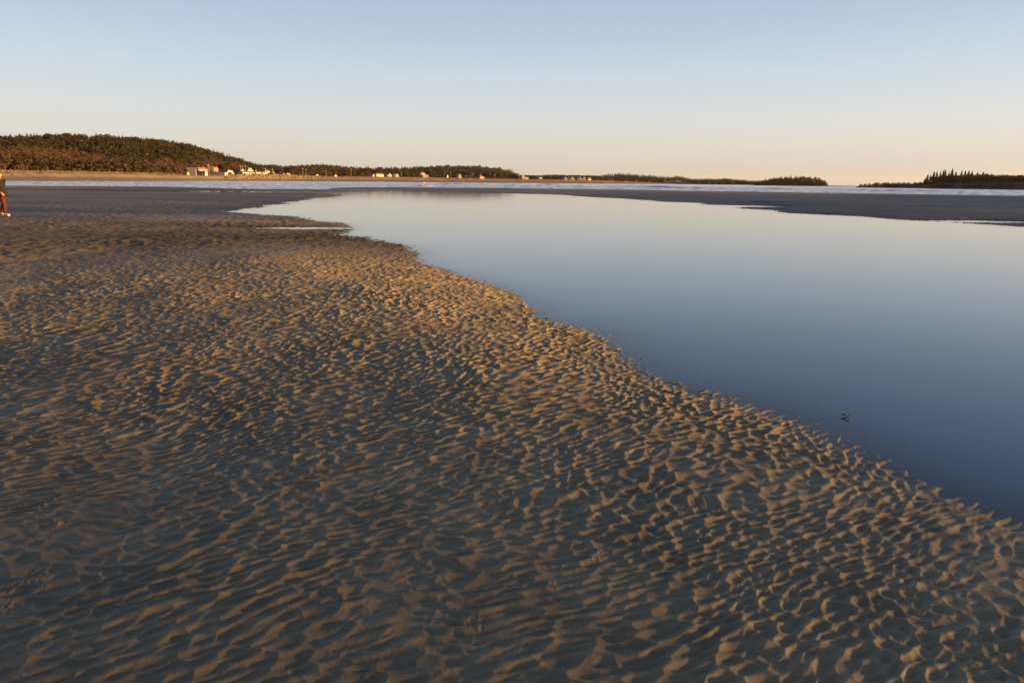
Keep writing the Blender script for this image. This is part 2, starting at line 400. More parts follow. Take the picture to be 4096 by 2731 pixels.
def build_pool():
    a2 = np.linspace(R(-75), R(75), 700)
    r2 = [0.8]
    while r2[-1] < 150: r2.append(r2[-1] + max(0.06, r2[-1]**2/1092*1.5 if r2[-1] < 40 else 0.9))
    r2 = np.array(r2)
    x = r2[:, None]*np.sin(a2)[None]; y = r2[:, None]*np.cos(a2)[None]
    b, s = base_height(x, y); er = np.interp(a2, edge_az, edge_r)[None]
    c = lambda q: (q[:-1,:-1] + q[1:,1:])/2
    bb, ss, xx, yy = c(b), c(s), c(x), c(y)
    inb = c(np.broadcast_to((r2[:, None] < er - 0.5), x.shape).astype(float)) > 0.9
    dep = 1-np.exp(-np.maximum(-b, 0)/0.022); V = np.stack([x, y, dep], -1).reshape(-1, 3)
    pool = (bb < 0.03) & (ss < 1.2) & inb
    Fa = grid_faces(len(r2), len(a2), pool)
    v, f = compact(V, Fa); water(v, f, 'tidal_pool')
    nr_ = np.zeros(xx.shape, bool)
    for (px, py, w, dp, rx) in RUN:
        cc_ = ground(px, py); nr_ |= (((xx-cc_.x)/rx)**2 + ((yy-cc_.y-0.05*(xx-cc_.x))/w)**2) < 2.5
    pud = (bb < 0.02) & (ss >= 1.2) & inb & nr_
    Fa = grid_faces(len(r2), len(a2), pud)
    if len(Fa):
        v, f = compact(V, Fa); water(v, f, 'puddle')
build_pool()

# ------------------------------------------------------------------ sea
SEA = -0.6
m_sea = mat('sea_water', (0.03,0.19,0.46), 0.16, 0.5)
m_sea.node_tree.nodes['Principled BSDF'].inputs['IOR'].default_value = 1.33
water_bump(m_sea, [((0.5, 1.1, 1), 0.30, 5), ((0.05, 0.16, 1), 0.6, 3)], 0, 1.0)
breakers = [  # px, py, half length (px), height
 (1500,727,30,0.5),(1690,733,30,0.4),(1810,737,45,0.75),(1870,735,25,0.6),(1940,739,25,0.4),(2050,739,40,0.7),(2200,740,38,0.95),
 (2195,736,20,0.6),(2365,748,40,0.6),(2330,747,18,0.4),(2590,745,70,0.6),(2660,751,70,0.7),(1700,748,30,0.6),(1310,725,40,0.45),(1180,727,40,0.4),
 (760,726,35,0.4),(900,726,60,0.4),(1050,725,60,0.4),(690,724,20,0.4),(300,724,60,0.3),(2450,733,60,0.35),(2100,747,60,0.45),(2780,754,60,0.4),(3100,757,90,0.35),(3600,765,140,0.35)]
def build_sea():
    a2 = np.concatenate([np.linspace(R(-180), R(-44), 60), np.linspace(R(-43), R(43), 1100), np.linspace(R(44), R(180), 60)])
    r2 = [60.0]
    while r2[-1] < 9000:
        r2.append(r2[-1] + (0.55 if r2[-1] < 420 else (r2[-1]-420)*0.012+0.55))
    r2 = np.array(r2)
    x = r2[:, None]*np.sin(a2)[None]; y = r2[:, None]*np.cos(a2)[None]
    k = sstep(85, 130, r2)[:, None]
    z = SEA + k*(0.09*fbm(x*0.06, y*0.16, 3, 3) + 0.20*vnoise(x*0.16, y*0.36, 8) + 0.19*vnoise(x*0.3+y*.1, y*0.75, 18))*np.where(r2[:, None] < 900, 1, 0.3)
    foam = sstep(0.6, 1.0, fbm(x*0.05, y*0.22, 44, 4))*0.7*k
    for (px, py, hl, hh) in breakers:
        c = ground(px, py, SEA); d = c.length; wx = hl/F*d*1.2
        ca, sa = c.x/d, c.y/d       # tangential/radial frame
        tt = (x*sa - y*ca); rr = (x*ca + y*sa) - d + 3.0*vnoise(tt*0.05, tt*0+px, 12)
        env = np.exp(-(tt/wx)**4)
        sharp = np.where(rr < 0, np.exp(-(rr/0.9)**2), np.exp(-(rr/3.5)**2))
        z = z + 1.05*hh*env*sharp
        fo = env*np.exp(-((rr-2.5)/3.5)**2)*sstep(-0.35, 0.3, vnoise(tt*0.25, rr*0.4, 55)+0.15)
        foam = np.maximum(foam, fo)
    V = np.stack([x, y, z], -1).reshape(-1, 3)
    o = np_mesh('sea', V, grid_faces(len(r2), len(a2)), [m_sea], smooth=True)
    at = o.data.attributes.new('foam', 'FLOAT', 'POINT'); at.data.foreach_set('value', foam.astype(np.float32).ravel())
    tag(o, kind='structure')
    m = m_sea; nt = m.node_tree; b = nt.nodes['Principled BSDF']
    an = node(m, 'ShaderNodeAttribute', attribute_name='foam'); mx = node(m, 'ShaderNodeMix', data_type='RGBA')
    mx.inputs[6].default_value = (0.34,0.42,0.54,1); mx.inputs[7].default_value = (0.62,0.63,0.66,1)
    nt.links.new(an.outputs['Fac'], mx.inputs[0]); nt.links.new(mx.outputs[2], b.inputs['Base Color'])
    mr = node(m, 'ShaderNodeMapRange'); mr.inputs[3].default_value = 0.12; mr.inputs[4].default_value = 0.85
    nt.links.new(an.outputs['Fac'], mr.inputs[0]); nt.links.new(mr.outputs[0], b.inputs['Roughness'])
build_sea()

# ------------------------------------------------------------------ far land
# px: waterline distance, dune-edge pixel row, skyline pixel row (tree tops), beach width, ridge depth, tree height
MAIN = [(-900,370,683,555,50,330,8),(-400,390,685,552,50,330,8),(0,415,688,550,48,330,8),(200,455,690,547,46,330,8),(300,480,691,543,45,330,8),(480,520,694,547,45,320,8),
 (600,560,697,557,45,310,8),(750,620,702,573,45,290,8),(850,670,704,601,45,270,8),(900,700,703,615,45,250,7.5),(950,720,702,633,45,230,7),
 (1000,750,702,648,45,200,7),(1050,775,701,660,45,190,7),(1150,825,703,666,45,190,8),(1240,860,705,662,48,200,8),(1280,870,706,661,50,200,8),
 (1340,890,707,664,50,200,8),(1400,910,707,671,50,200,8),(1450,925,707,674,50,190,8),(1540,955,708,673,50,190,8),(1650,985,710,671,50,200,8),
 (1720,1010,711,667,50,200,9),(1790,1035,713,663,50,200,9),(1850,1050,714,666,50,200,9),(1930,1075,715,667,50,200,9),(2000,1095,716,674,50,190,9),
 (2030,1105,716,682,50,180,8),(2060,1112,717,691,50,160,7),(2085,1118,717,702,50,140,5),(2160,1140,718,703,50,140,5),(2215,1155,719,700,50,150,6),
 (2260,1170,719.5,702,50,150,6),(2350,1200,721,703,50,160,6),(2410,1220,723,706,50,160,6),(2440,1240,724.5,712,45,150,6),(2560,1300,728.5,719,40,120,4),(2650,1350,733,727,30,100,3),(2720,1400,736,735,25,80,1)]
COAST = [(2330,1600,727,704,15,150,6),(2400,1590,727,705,15,150,6),(2430,1580,728,699,14,150,8),(2520,1560,729,700,14,150,8),(2560,1550,730,704,14,150,8),(2620,1540,731,706,14,150,8),(2660,1520,732,711,14,150,7),
 (2700,1500,733,708,14,150,7),(2740,1480,734,712,14,150,7),(2765,1460,735,720,14,120,6),(2820,1440,735.5,719,12,120,6),(2900,1400,736,718,12,120,6),
 (2950,1380,737,723,12,110,6),(3000,1350,738,727,12,110,5),(3060,1320,739,728,12,100,5),(3110,1290,740,727,12,100,5),(3160,1270,741,733,10,90,4),(3220,1250,742,740,10,80,1)]
ISLET = [(3000,1010,742,738,6,60,2),(3030,1000,741,729,8,80,4),(3060,990,741,726,8,90,5),(3100,980,741,718,8,100,6),(3120,975,741,715,8,100,6.5),(3180,965,742,712,8,100,7),
 (3240,950,743,716,8,100,7),(3280,940,743,724,8,90,7),(3300,935,744,733,8,80,5),(3315,930,744,740,8,70,2),(3380,915,745.5,742.5,6,60,1),(3435,905,747,745,5,50,.5)]
ISLE = [(3400,640,748,746,5,60,0.3),(3425,635,747,738,6,70,1.5),(3500,625,746,731,8,80,2),(3550,615,745.5,729,8,80,2),(3620,605,745,728,8,80,2),(3680,595,744,726,9,80,2),
 (3720,590,742,712,10,80,6),(3770,580,740,707,10,85,7),(3803,575,739,703,11,85,7),(3870,568,738,701,12,90,7),(3960,560,737,699,12,90,7),(4050,550,736,702,12,90,6),(4096,545,736,706,12,90,6),
 (4300,530,736,712,12,90,6),(4700,500,738,720,12,90,6),(5200,480,745,738,10,70,3),(5500,470,752,752,5,50,0)]
class Land:
    def __init__(s, rows, seed):
        s.seed = seed
        px = np.array([q[0] for q in rows], float)
        s.px = px; s.az = np.array([az_of(p) for p in px])
        s.D = np.array([q[1] for q in rows], float); s.bw = np.array([q[4] for q in rows], float)
        s.dep = np.array([q[5] for q in rows], float); s.th = np.array([q[6] for q in rows], float)
        s.zd = np.array([reach(q[0], q[2], q[1]+q[4]).z for q in rows])
        s.zr = np.array([reach(q[0], q[3], q[1]+q[4]+q[5]).z for q in rows]) - s.th*0.9
        s.zr = np.maximum(s.zr, s.zd*0.9)
    def h(s, az, r):
        D = np.interp(az, s.az, s.D); bw = np.interp(az, s.az, s.bw); dep = np.interp(az, s.az, s.dep)
        zd = np.interp(az, s.az, s.zd); zr = np.interp(az, s.az, s.zr)
        q = r - D
        x = r*np.sin(az); y = r*np.cos(az)
        z = SEA - 0.05 + np.clip(q/bw, -1, 1)*(zd-SEA)*np.where(q > 0, np.clip(q/bw, 0, 1)**0.35, 1)
        beach = SEA + (zd-SEA)*(0.62*np.clip(q/bw, -0.6, 0.85) + 0.38*sstep(0.62, 0.97, q/bw))/0.93
        beach = np.minimum(beach, zd)
        t = np.clip((q-bw-12)/(dep-12), 0, 1)
        hill = zd + (zr-zd)*(0.35*t + 0.65*np.sin(t*np.pi/2)**1.4)
        back = np.clip((q-bw-dep)/120, 0, 1)
        hill = hill*(1-back*0.35) 
        hill = hill + sstep(20, 80, q-bw)*0.05*(zr-zd)*fbm(x*0.012, y*0.012, s.seed, 3)*(1-t*t)
        tz = np.where(q < bw, beach, hill)
        tz = tz + sstep(0.6, 0.9, q/bw)*sstep(30, 8, q-bw)*(0.45*vnoise(x*0.12, y*0.12, s.seed+3) + 0.2*vnoise(x*0.5, y*0.5, s.seed+4))
        # ends fall into the sea
        e = np.minimum(sstep(s.az[0]-0.002, s.az[0]+0.012, az), sstep(s.az[-1]+0.001, s.az[-1]-0.006, az))
        return tz*e + (SEA-1.5)*(1-e)
    def pt(s, az, r):
        return np.stack([r*np.sin(az), r*np.cos(az), s.h(az, r)], -1)
    def build(s, name, mats, bounds, n=500, qs=None):
        az = np.linspace(s.az[0], s.az[-1], n)
        qs = np.array(qs if qs is not None else list(np.linspace(-25, 75, 46)) + list(np.linspace(82, 560, 44)))
        D = np.interp(az, s.az, s.D)
        A = np.broadcast_to(az[None], (len(qs), n)); Rr = D[None] + qs[:, None]
        V = s.pt(A, Rr).reshape(-1, 3)
        o = np_mesh(name, V, grid_faces(len(qs), n), mats, smooth=True)
        q = ((qs[:-1]+qs[1:])/2)[:, None]/np.interp(az, s.az, s.bw)[None][:, :-1]
        mi = np.zeros(q.shape, int)
        for k, b in enumerate(bounds): mi[q > b + 0.04*np.sin(np.arange(n-1)*0.9)[None]] = k+1
        o.data.polygons.foreach_set('material_index', mi.ravel().astype(np.int32))
        tag(o, kind='structure'); return o
m_beach = mat('far_beach_sand', (0.30,0.24,0.18), 0.75, 0.3); noisy(m_beach, (0.10,0.085,0.08), (0.15,0.13,0.115), 0.05, 5, sc3=(1,4,1))
m_dune = mat('dune_grass_ground', (0.36,0.26,0.13), 0.9, 0.1); noisy(m_dune, (0.12,0.095,0.06), (0.25,0.20,0.12), 0.3, 6)
m_scrub = mat('forest_floor', (0.07,0.05,0.03), 0.95, 0.1); noisy(m_scrub, (0.04,0.035,0.02), (0.11,0.075,0.045), 0.06, 6)
m_rockland = mat('shore_rock', (0.12,0.11,0.10), 0.9, 0.2); noisy(m_rockland, (0.03,0.028,0.026), (0.09,0.08,0.07), 0.25, 6)
main, coast, islet, isle = Land(MAIN, 100), Land(COAST, 200), Land(ISLET, 300), Land(ISLE, 400)
main.build('far_shore', [m_beach, m_dune, m_scrub], [0.90, 1.35], 900)
coast.build('distant_coast', [m_rockland, m_scrub], [1.0], 300, qs=list(np.linspace(-20, 60, 24)) + list(np.linspace(70, 400, 24)))
islet.build('small_island', [m_rockland, m_scrub], [1.2], 200, qs=list(np.linspace(-15, 50, 24)) + list(np.linspace(58, 260, 20)))
isle.build('wooded_island', [m_rockland, m_scrub], [2.2], 400, qs=list(np.linspace(-10, 40, 34)) + list(np.linspace(46, 220, 20)))

# ------------------------------------------------------------------ trees
def spruce_arr(seed, h=1.0, tiers=9, per=9, wid=0.22):
    """crown of drooping branch blades, unit height, as triangles"""
    g = random.Random(seed); T = []
    for i in range(tiers):
        t = i/(tiers-1.0); z = 0.10 + 0.86*t
        rad = wid*(1-t)**0.85*g.uniform(0.75, 1.2) + 0.015
        k = max(4, int(per*(1-0.45*t)))
        for j in range(k):
            if g.random() < 0.12: continue
            a = 2*math.pi*(j+g.random()*0.8)/k; rr = rad*g.uniform(0.6, 1.25)
            ca, sa = math.cos(a), math.sin(a); w = rr*0.42 + 0.01; dz = 0.05*g.uniform(0.5, 1.6)
            tip = (ca*rr, sa*rr, z-dz*0.9); b0 = (0, 0, z+0.07)
            l = (ca*rr*0.55 - sa*w, sa*rr*0.55 + ca*w, z-0.02); r = (ca*rr*0.55 + sa*w, sa*rr*0.55 - ca*w, z-0.02)
            T += [(b0, l, tip), (b0, tip, r)]
    T += [((0.012,0,0.93),(-0.012,0,0.93),(0,0,1.03))]
    T += [((0,0.014,0.90),(0,-0.014,0.90),(0,0,1.0))]
    return np.array(T)
def pine_arr(seed, n=150, rx=0.36, zc=0.60, rz=0.38, s=0.085):
    g = random.Random(seed); T = []
    cl = [(g.uniform(-.6,.6)*rx, g.uniform(-.6,.6)*rx, zc+g.uniform(-.75,.75)*rz, g.uniform(0.35,0.6)*rx) for _ in range(9)] + [(0,0,zc,rx*0.7)]
    for i in range(n):
        cx, cy, cz, cr = cl[g.randrange(len(cl))]
        d = Vector((g.gauss(0,1), g.gauss(0,1), g.gauss(0,1))).normalized()*cr*g.uniform(0.6, 1.1)
        p = Vector((cx, cy, cz)) + d; nrm = (d.normalized() + Vector((g.uniform(-.5,.5), g.uniform(-.5,.5), g.uniform(-.2,.7)))).normalized()
        a = nrm.orthogonal().normalized(); b = nrm.cross(a); q = g.uniform(0, 6.28); a, b = a*math.cos(q)+b*math.sin(q), b*math.cos(q)-a*math.sin(q)
        w = s*g.uniform(0.6, 1.4)
        T.append((p+a*w, p-a*w*0.5+b*w*0.8, p-a*w*0.5-b*w*0.8))
    return np.array([[tuple(v) for v in t] for t in T])
def bare_arr(seed, n=110):
    """leafless tree: upward twigs as thin slivers"""
    g = random.Random(seed); T = []
    for i in range(n):
        a = g.uniform(0, 6.28); r = 0.34*math.sqrt(g.random()); z = 0.30 + 0.62*g.random()*(1-0.7*(r/0.36)**2)
        p = Vector((r*math.cos(a), r*math.sin(a), z)); d = Vector((math.cos(a)*0.4*g.random(), math.sin(a)*0.4*g.random(), 1)).normalized()
        L = g.uniform(0.09, 0.20); w = g.uniform(0.010, 0.022); sd = Vector((g.gauss(0,1), g.gauss(0,1), 0)).normalized()
        T.append((p-sd*w, p+sd*w, p+d*L))
    for k in range(6):
        a = k*1.05+g.random(); e = Vector((0.24*math.cos(a), 0.24*math.sin(a), g.uniform(0.55,0.8))); sd = Vector((-math.sin(a), math.cos(a), 0))*0.012
        T.append((Vector((0,0,0.2))-sd, Vector((0,0,0.2))+sd, e))
    T.append((Vector((-0.02,0,0)), Vector((0.02,0,0)), Vector((0,0,0.6))))
    T.append((Vector((0,-0.02,0)), Vector((0,0.02,0)), Vector((0,0,0.6))))
    return np.array([[tuple(v) for v in t] for t in T])
SPR = [spruce_arr(i, wid=0.20+0.02*(i%3)) for i in range(5)]
PIN = [pine_arr(20+i) for i in range(4)]
BAR = [bare_arr(40+i) for i in range(4)]
def leafmat(name, c0, c1, scale=0.05, lo=0.3, hi=0.7):
    c0 = tuple(q*ALB for q in c0); c1 = tuple(q*ALB for q in c1)
    m = mat(name, c0, 0.85, 0.15); nt = m.node_tree; b = nt.nodes['Principled BSDF']
    geo = node(m, 'ShaderNodeNewGeometry'); n = node(m, 'ShaderNodeTexNoise'); n.inputs['Scale'].default_value = scale; n.inputs['Detail'].default_value = 6
    cr = node(m, 'ShaderNodeValToRGB'); cr.color_ramp.elements[0].color = (*c0, 1); cr.color_ramp.elements[1].color = (*c1, 1)
    cr.color_ramp.elements[0].position = lo; cr.color_ramp.elements[1].position = hi
    nt.links.new(geo.outputs['Position'], n.inputs['Vector']); nt.links.new(n.outputs[0], cr.inputs[0]); nt.links.new(cr.outputs[0], b.inputs['Base Color'])
    return m
m_ever = leafmat('evergreen_needles', (0.014,0.015,0.006), (0.042,0.035,0.012), 0.05)
m_dark = leafmat('dark_spruce_needles', (0.022,0.030,0.016), (0.050,0.055,0.024), 0.12)
m_pine = leafmat('pine_needles', (0.020,0.018,0.007), (0.055,0.038,0.015), 0.06)
m_bare = leafmat('bare_twigs', (0.042,0.027,0.022), (0.080,0.048,0.038), 0.05)
m_bark = mat('tree_bark', (0.09,0.065,0.045), 0.9, 0.1); noisy(m_bark, (0.06,0.045,0.03), (0.14,0.10,0.07), 3)
def scatter(name, mat_, templates, P, H, W, seed, label, cat, group=None):
    g = np.random.default_rng(seed); n = len(P); parts = []
    ti = g.integers(0, len(templates), n); rot = g.uniform(0, 2*np.pi, n)
    for k, T in enumerate(templates):
        idx = np.where(ti == k)[0]
        if not len(idx): continue
        t = T.reshape(-1, 3); c, s = np.cos(rot[idx])[:, None], np.sin(rot[idx])[:, None]
        w = (H[idx]*W[idx])[:, None]
        X = (t[None,:,0]*c - t[None,:,1]*s)*w + P[idx][:, 0:1]
        Y = (t[None,:,0]*s + t[None,:,1]*c)*w + P[idx][:, 1:2]
        Z = t[None,:,2]*H[idx][:, None] + P[idx][:, 2:3]
        parts.append(np.stack([X, Y, Z], -1).reshape(-1, 3))
    V = np.concatenate(parts); print(name, n, 'trees', len(V)//3, 'tris')
    o = np_mesh(name, V, np.arange(len(V)).reshape(-1, 3), [mat_])
    tag(o, label, cat, group, 'stuff'); return o
def sample(land, n, a0, a1, q0, q1, seed, qrel=True):
    """points on land between azimuths of pixel a0..a1; q as fraction of the hill depth"""
    g = np.random.default_rng(seed)
    px = g.uniform(a0, a1, n); A = np.array([az_of(p) for p in px])
    t = g.uniform(q0, q1, n)
    D = np.interp(A, land.az, land.D); bw = np.interp(A, land.az, land.bw); dep = np.interp(A, land.az, land.dep)
    r = D + bw + t*dep
    return px, t, A, land.pt(A, r), np.interp(A, land.az, land.th)

def forests():
    g = np.random.default_rng(5)
    # left hill and the far shore
    px, t, A, P, th = sample(main, 11500, -850, 2085, 0.10, 1.08, 1)
    th_h = th*g.uniform(0.6, 1.15, len(P))
    band = fbm(P[:,0]*0.010, P[:,1]*0.010, 61, 3)
    # russet leafless band in the middle of the slope; pines at its foot
    tc = np.interp(px, [-900, 0, 300, 500, 700, 900, 1100, 2100], [.26,.26,.22,.14,.16,.28,.4,.35])
    tw = np.interp(px, [-900, 0, 300, 500, 700, 900, 1100, 2100], [.20,.20,.17,.06,.12,.28,.3,.3])
    bare = (np.abs(t-tc+0.10*fbm(P[:,0]*0.02, P[:,1]*0.02, 66, 2)) < tw*(1.05+0.6*band)) & (g.random(len(P)) < np.interp(px, [0,400,900,1300,2100],[.85,.8,.75,.5,.30])) & (t > 0.10)
    low = (~bare) & (t < tc + 0.05)
    high = ~(bare | low)
    darkx = px > 1080
    keep = np.ones(len(P), bool)
    for i, (hx0, hx1, hd) in enumerate(HOUSE_CLEAR):
        keep &= ~((px > hx0) & (px < hx1) & (t*np.interp(A, main.az, main.dep) < hd))
    hp = high & ~darkx & keep; dk = high & darkx & keep
    scatter('hill_forest', m_ever, SPR+SPR+PIN[:2], P[hp], th_h[hp]*g.uniform(.7,1.1,hp.sum()), g.uniform(1.4,2.3,hp.sum()), 2, 'dense olive green evergreen forest covering the upper slope of the hill at left', 'forest')
    scatter('shore_forest', m_dark, SPR+PIN[:1], P[dk], th_h[dk], g.uniform(0.9,1.4,dk.sum()), 3, 'dark evergreen forest behind the beach houses in the middle distance', 'forest')
    lo = low & keep
    scatter('foothill_pines', m_pine, PIN, P[lo], th_h[lo]*g.uniform(.6,1.1,lo.sum()), g.uniform(1.1,1.7,lo.sum()), 4, 'rounded olive pines massed along the foot of the hill and behind the houses', 'woodland')
    ba = bare & keep
    scatter('bare_woodland', m_bare, BAR, P[ba], th_h[ba]*0.85, g.uniform(1.2,1.8,ba.sum()), 6, 'russet leafless trees in a band across the lower slope', 'woodland')
    # low lands further right
    px, t, A, P, th = sample(main, 1500, 2085, 2440, 0.25, 1.1, 11)
    scatter('low_shore_woodland', m_dark, PIN+SPR[:2], P, np.maximum(th, 3)*g.uniform(0.7,1.1,len(P)), g.uniform(1.2,1.8,len(P)), 12, 'low dark woodland behind the bright houses at the end of the beach', 'woodland')
    px, t, A, P, th = sample(coast, 3600, 2335, 3150, 0.10, 1.05, 13)
    scatter('distant_coast_forest', m_dark, SPR, P, np.maximum(th, 2)*g.uniform(0.5,1.05,len(P))**1.5*1.45, g.uniform(1.0,1.6,len(P)), 14, 'thin dark strip of forest along the distant coast', 'forest')
    px, t, A, P, th = sample(islet, 900, 3015, 3310, 0.15, 1.05, 15)
    scatter('small_island_forest', m_dark, SPR, P, np.maximum(th, 2)*g.uniform(0.5,1.0,len(P))**1.5*1.5, g.uniform(1.0,1.6,len(P)), 16, 'humped dark forest covering the small island in the distance', 'forest')
    px, t, A, P, th = sample(isle, 1500, 3740, 4750, 0.3, 1.05, 17)
    scatter('island_forest', m_dark, SPR+PIN[:2], P, np.maximum(th, 2)*g.uniform(0.6,0.95,len(P)), g.uniform(1.1,1.6,len(P)), 18, 'dark evergreen forest on the rocky island at the right edge', 'forest')
    px, t, A, P, th = sample(isle, 500, 3430, 4700, 0.15, 0.9, 19)
    scatter('island_scrub', m_dark, PIN, P, g.uniform(1.0,2.0,len(P)), g.uniform(1.2,2.0,len(P)), 20, 'low dark scrub along the flat rocky end of the right island', 'scrub')
    # dune grass
    g2 = np.random.default_rng(77); T = []
    for k in range(10):
        a = g2.uniform(0, 6.28); T.append(((0.10*math.cos(a), 0.10*math.sin(a), 0), (0.10*math.cos(a+.8), 0.10*math.sin(a+.8), 0), (0.45*math.cos(a), 0.45*math.sin(a), 1)))
    px, t, A, P, th = sample(main, 8000, -800, 2600, -0.008, 0.09, 21)
    scatter('dune_grass', m_grass, [np.array(T)], P, g.uniform(0.4,0.9,len(P)), g.uniform(1.2,1.8,len(P)), 22, 'golden dune grass along the top of the far beach', 'grass')
m_grass = leafmat('golden_grass', (0.13,0.10,0.06), (0.28,0.22,0.13), 0.4)
HOUSE_CLEAR = [(735,800,45),(822,905,95),(800,822,30),(905,940,45),(940,1165,60),(1470,1600,45),(1672,1716,50),(1775,1848,45),(1885,1970,75)]
forests()

def shade_mound():  # unseen wood on a low mound, added to shade the near sand
    g = np.random.default_rng(31); n = 240
    X = g.uniform(250, 285, n); Y = g.uniform(-75, -11.7, n); P = np.stack([X, Y, np.full(n, 1.5)], -1)
    scatter('shade_wood', m_dark, SPR+PIN, P, g.uniform(18.5, 25.5, n), g.uniform(0.6, 0.95, n), 32, 'dark spruce wood added unseen beyond the right edge to shade the near sand', 'forest')
    aa, rr = np.meshgrid(np.linspace(0, 2*np.pi, 60), np.linspace(0, 1, 20)); x = 270+40*rr*np.cos(aa); y = -45+45*rr*np.sin(aa)
    z = -1.5 + 3.4*np.clip(1-rr**4, 0, 1) + 0.3*vnoise(x*.1, y*.1, 5)
    o = np_mesh('shade_mound', np.stack([x, y, z], -1).reshape(-1, 3), grid_faces(20, 60)[:, ::-1], [m_rockland], smooth=True); tag(o, kind='structure')
def shade_rise():  # unseen wooded rise, added to shade the far sandbar and flats
    g = np.random.default_rng(33); n = 700
    a = g.uniform(0, 6.283, n); q = np.sqrt(g.random(n))*0.92; X = 350+34*q*np.cos(a); Y = 52+50*q*np.sin(a)
    hgt = lambda q: -1.5 + 15.5*np.clip(1-q**6, 0, 1)
    scatter('shade_rise_wood', m_dark, SPR+PIN, np.stack([X, Y, hgt(q)], -1), g.uniform(10.5, 16, n), g.uniform(0.6, 0.9, n), 34, 'spruce wood added unseen beyond the right edge to shade the far sandbar', 'forest')
    aa, rr = np.meshgrid(np.linspace(0, 2*np.pi, 80), np.linspace(0, 1, 30)); x = 350+36*rr*np.cos(aa); y = 52+53*rr*np.sin(aa)
    o = np_mesh('shade_rise', np.stack([x, y, hgt(rr) + 0.4*vnoise(x*.1, y*.1, 6)], -1).reshape(-1, 3), grid_faces(30, 80)[:, ::-1], [m_rockland], smooth=True); tag(o, kind='structure')
shade_mound(); shade_rise()
def make_tree(name, T, mat_, h, w, label, cat, group):
    root = empty(name); tag(root, label, cat, group)
    V = T.reshape(-1, 3)*np.array([h*w, h*w, h]); np_mesh('crown', V, np.arange(len(V)).reshape(-1, 3), [mat_], root)
    b = Bag(); b.tube((0,0,-0.6), (0,0,h*0.5), h*0.022, h*0.012); b.tube((0,0,h*0.5), (0,0,h*0.93), h*0.012, h*0.004)
    b.tube((0,0,h*.45), (h*.1*w,0,h*.55), h*.006, h*.002, 4); b.tube((0,0,h*.6), (-h*.08*w,h*.05*w,h*.68), h*.006, h*.002, 4)
    b.build('trunk', m_bark, root); return root
def copy_tree(o, parent=None):
    c = o.copy(); COL.objects.link(c)
    if parent is not None: c.parent = parent
    for ch in list(o.children): copy_tree(ch, c)
    return c
# spruces standing clear on the island's skyline: px, top row, foot row, width factor
ISPR = [(3696,711,724,1.2),(3705,695,726,1.0),(3716,700,726,1.3),(3730,686,728,1.3),(3745,684,729,0.8),(3755,686,729,0.9),(3767,678,730,0.9),(3778,677,731,0.8),(3789,687,731,1.0),
 (3803,674,732,1.1),(3820,685,732,1.1),(3840,680,733,0.9),(3853,682,733,1.2),(3865,680,733,0.9),(3880,684,733,1.3),(3902,688,733,1.2),(3925,687,733,1.5),(3945,692,733,1.2),(3958,693,733,1.0)]
protos = [make_tree('spruce_tree', spruce_arr(60+k, tiers=14, per=11, wid=0.17), m_dark, 10.0, 1.0, 'x', 'tree', 'spruces on the skyline of the right island') for k in range(3)]
WORDS = ['tiny spruce at the left foot of the island spruce row','first full-height spruce at the left of the island row','short broad spruce beside the first tall island spruce','broad tall spruce third along the island row',
 'narrow pointed spruce right of the broad leaning one','slim spruce just before the tall island pair','left spruce of the tall slim pair on the island','right spruce of the tall slim pair on the island','shorter spruce between the slim pair and the tallest',
 'tallest spruce on the right island skyline','shorter spruce just right of the tallest on the island','slender spire spruce in the middle of the island row','broad spruce with a pale top in the island row','thin spruce beside the broad pale topped one',
 'wide bushy spruce past the middle of the island row','lower spruce where the island row begins to thin','broadest low spruce near the right of the island row','second last spruce of the island row, rounded','last small spruce of the island row before the even forest']
for i, (px, y0, y1, wf) in enumerate(ISPR):
    o = protos[i] if i < 3 else copy_tree(protos[i % 3])
    A = az_of(px); r = float(np.interp(A, isle.az, isle.D)) + 45 + 8*math.sin(i*2.1)
    top = reach(px, y0, r); p = isle.pt(np.array([A]), np.array([r]))[0]
    h = top.z - p[2]
    o.location = (p[0], p[1], p[2]); o.scale = (h/10*wf*1.6, h/10*wf*1.6, h/10); o.rotation_euler = (0.05*math.sin(i*2.7), 0.05*math.cos(i*4.1), i*1.7)
    o['label'] = WORDS[i]
def tree_row(name, T, mat_, label, cat, group, spots, land, seed):
    g = random.Random(seed); pr = make_tree(name, T, mat_, 10.0, 1.0, label, cat, group)
    for i, (px, t, h) in enumerate(spots):
        o = pr if i == 0 else copy_tree(pr)
        A = az_of(px); r = float(np.interp(A, land.az, land.D) + np.interp(A, land.az, land.bw) + t*np.interp(A, land.az, land.dep))
        p = land.pt(np.array([A]), np.array([r]))[0]
        o.location = (p[0], p[1], p[2]-0.2); w = g.uniform(1.1, 1.8)
        o.scale = (h/10*w, h/10*w, h/10); o.rotation_euler = (0, 0, g.uniform(0, 6.28))
gg = random.Random(3)
tree_row('spruce_tree', SPR[1], m_ever, 'pointed spruce standing out on the skyline of the left hill', 'tree', 'spruces on the left hill skyline',
         [(gg.uniform(-20, 1000), gg.uniform(0.88, 1.0), gg.uniform(7.5, 10.5)) for _ in range(110)], main, 1)
tree_row('pine_tree', PIN[0], m_pine, 'rounded olive pine at the foot of the hill beside the far beach', 'tree', 'pines along the foot of the hill',
         [(gg.uniform(-20, 720), gg.uniform(0.045, 0.11), gg.uniform(5, 8)) for _ in range(60)], main, 2)
tree_row('spruce_tree', SPR[3], m_dark, 'dark spruce standing out on the low skyline behind the beach houses', 'tree', 'spruces on the middle skyline',
         [(gg.uniform(1220, 2060), gg.uniform(0.85, 1.0), gg.uniform(8, 12)) for _ in range(110)], main, 3)
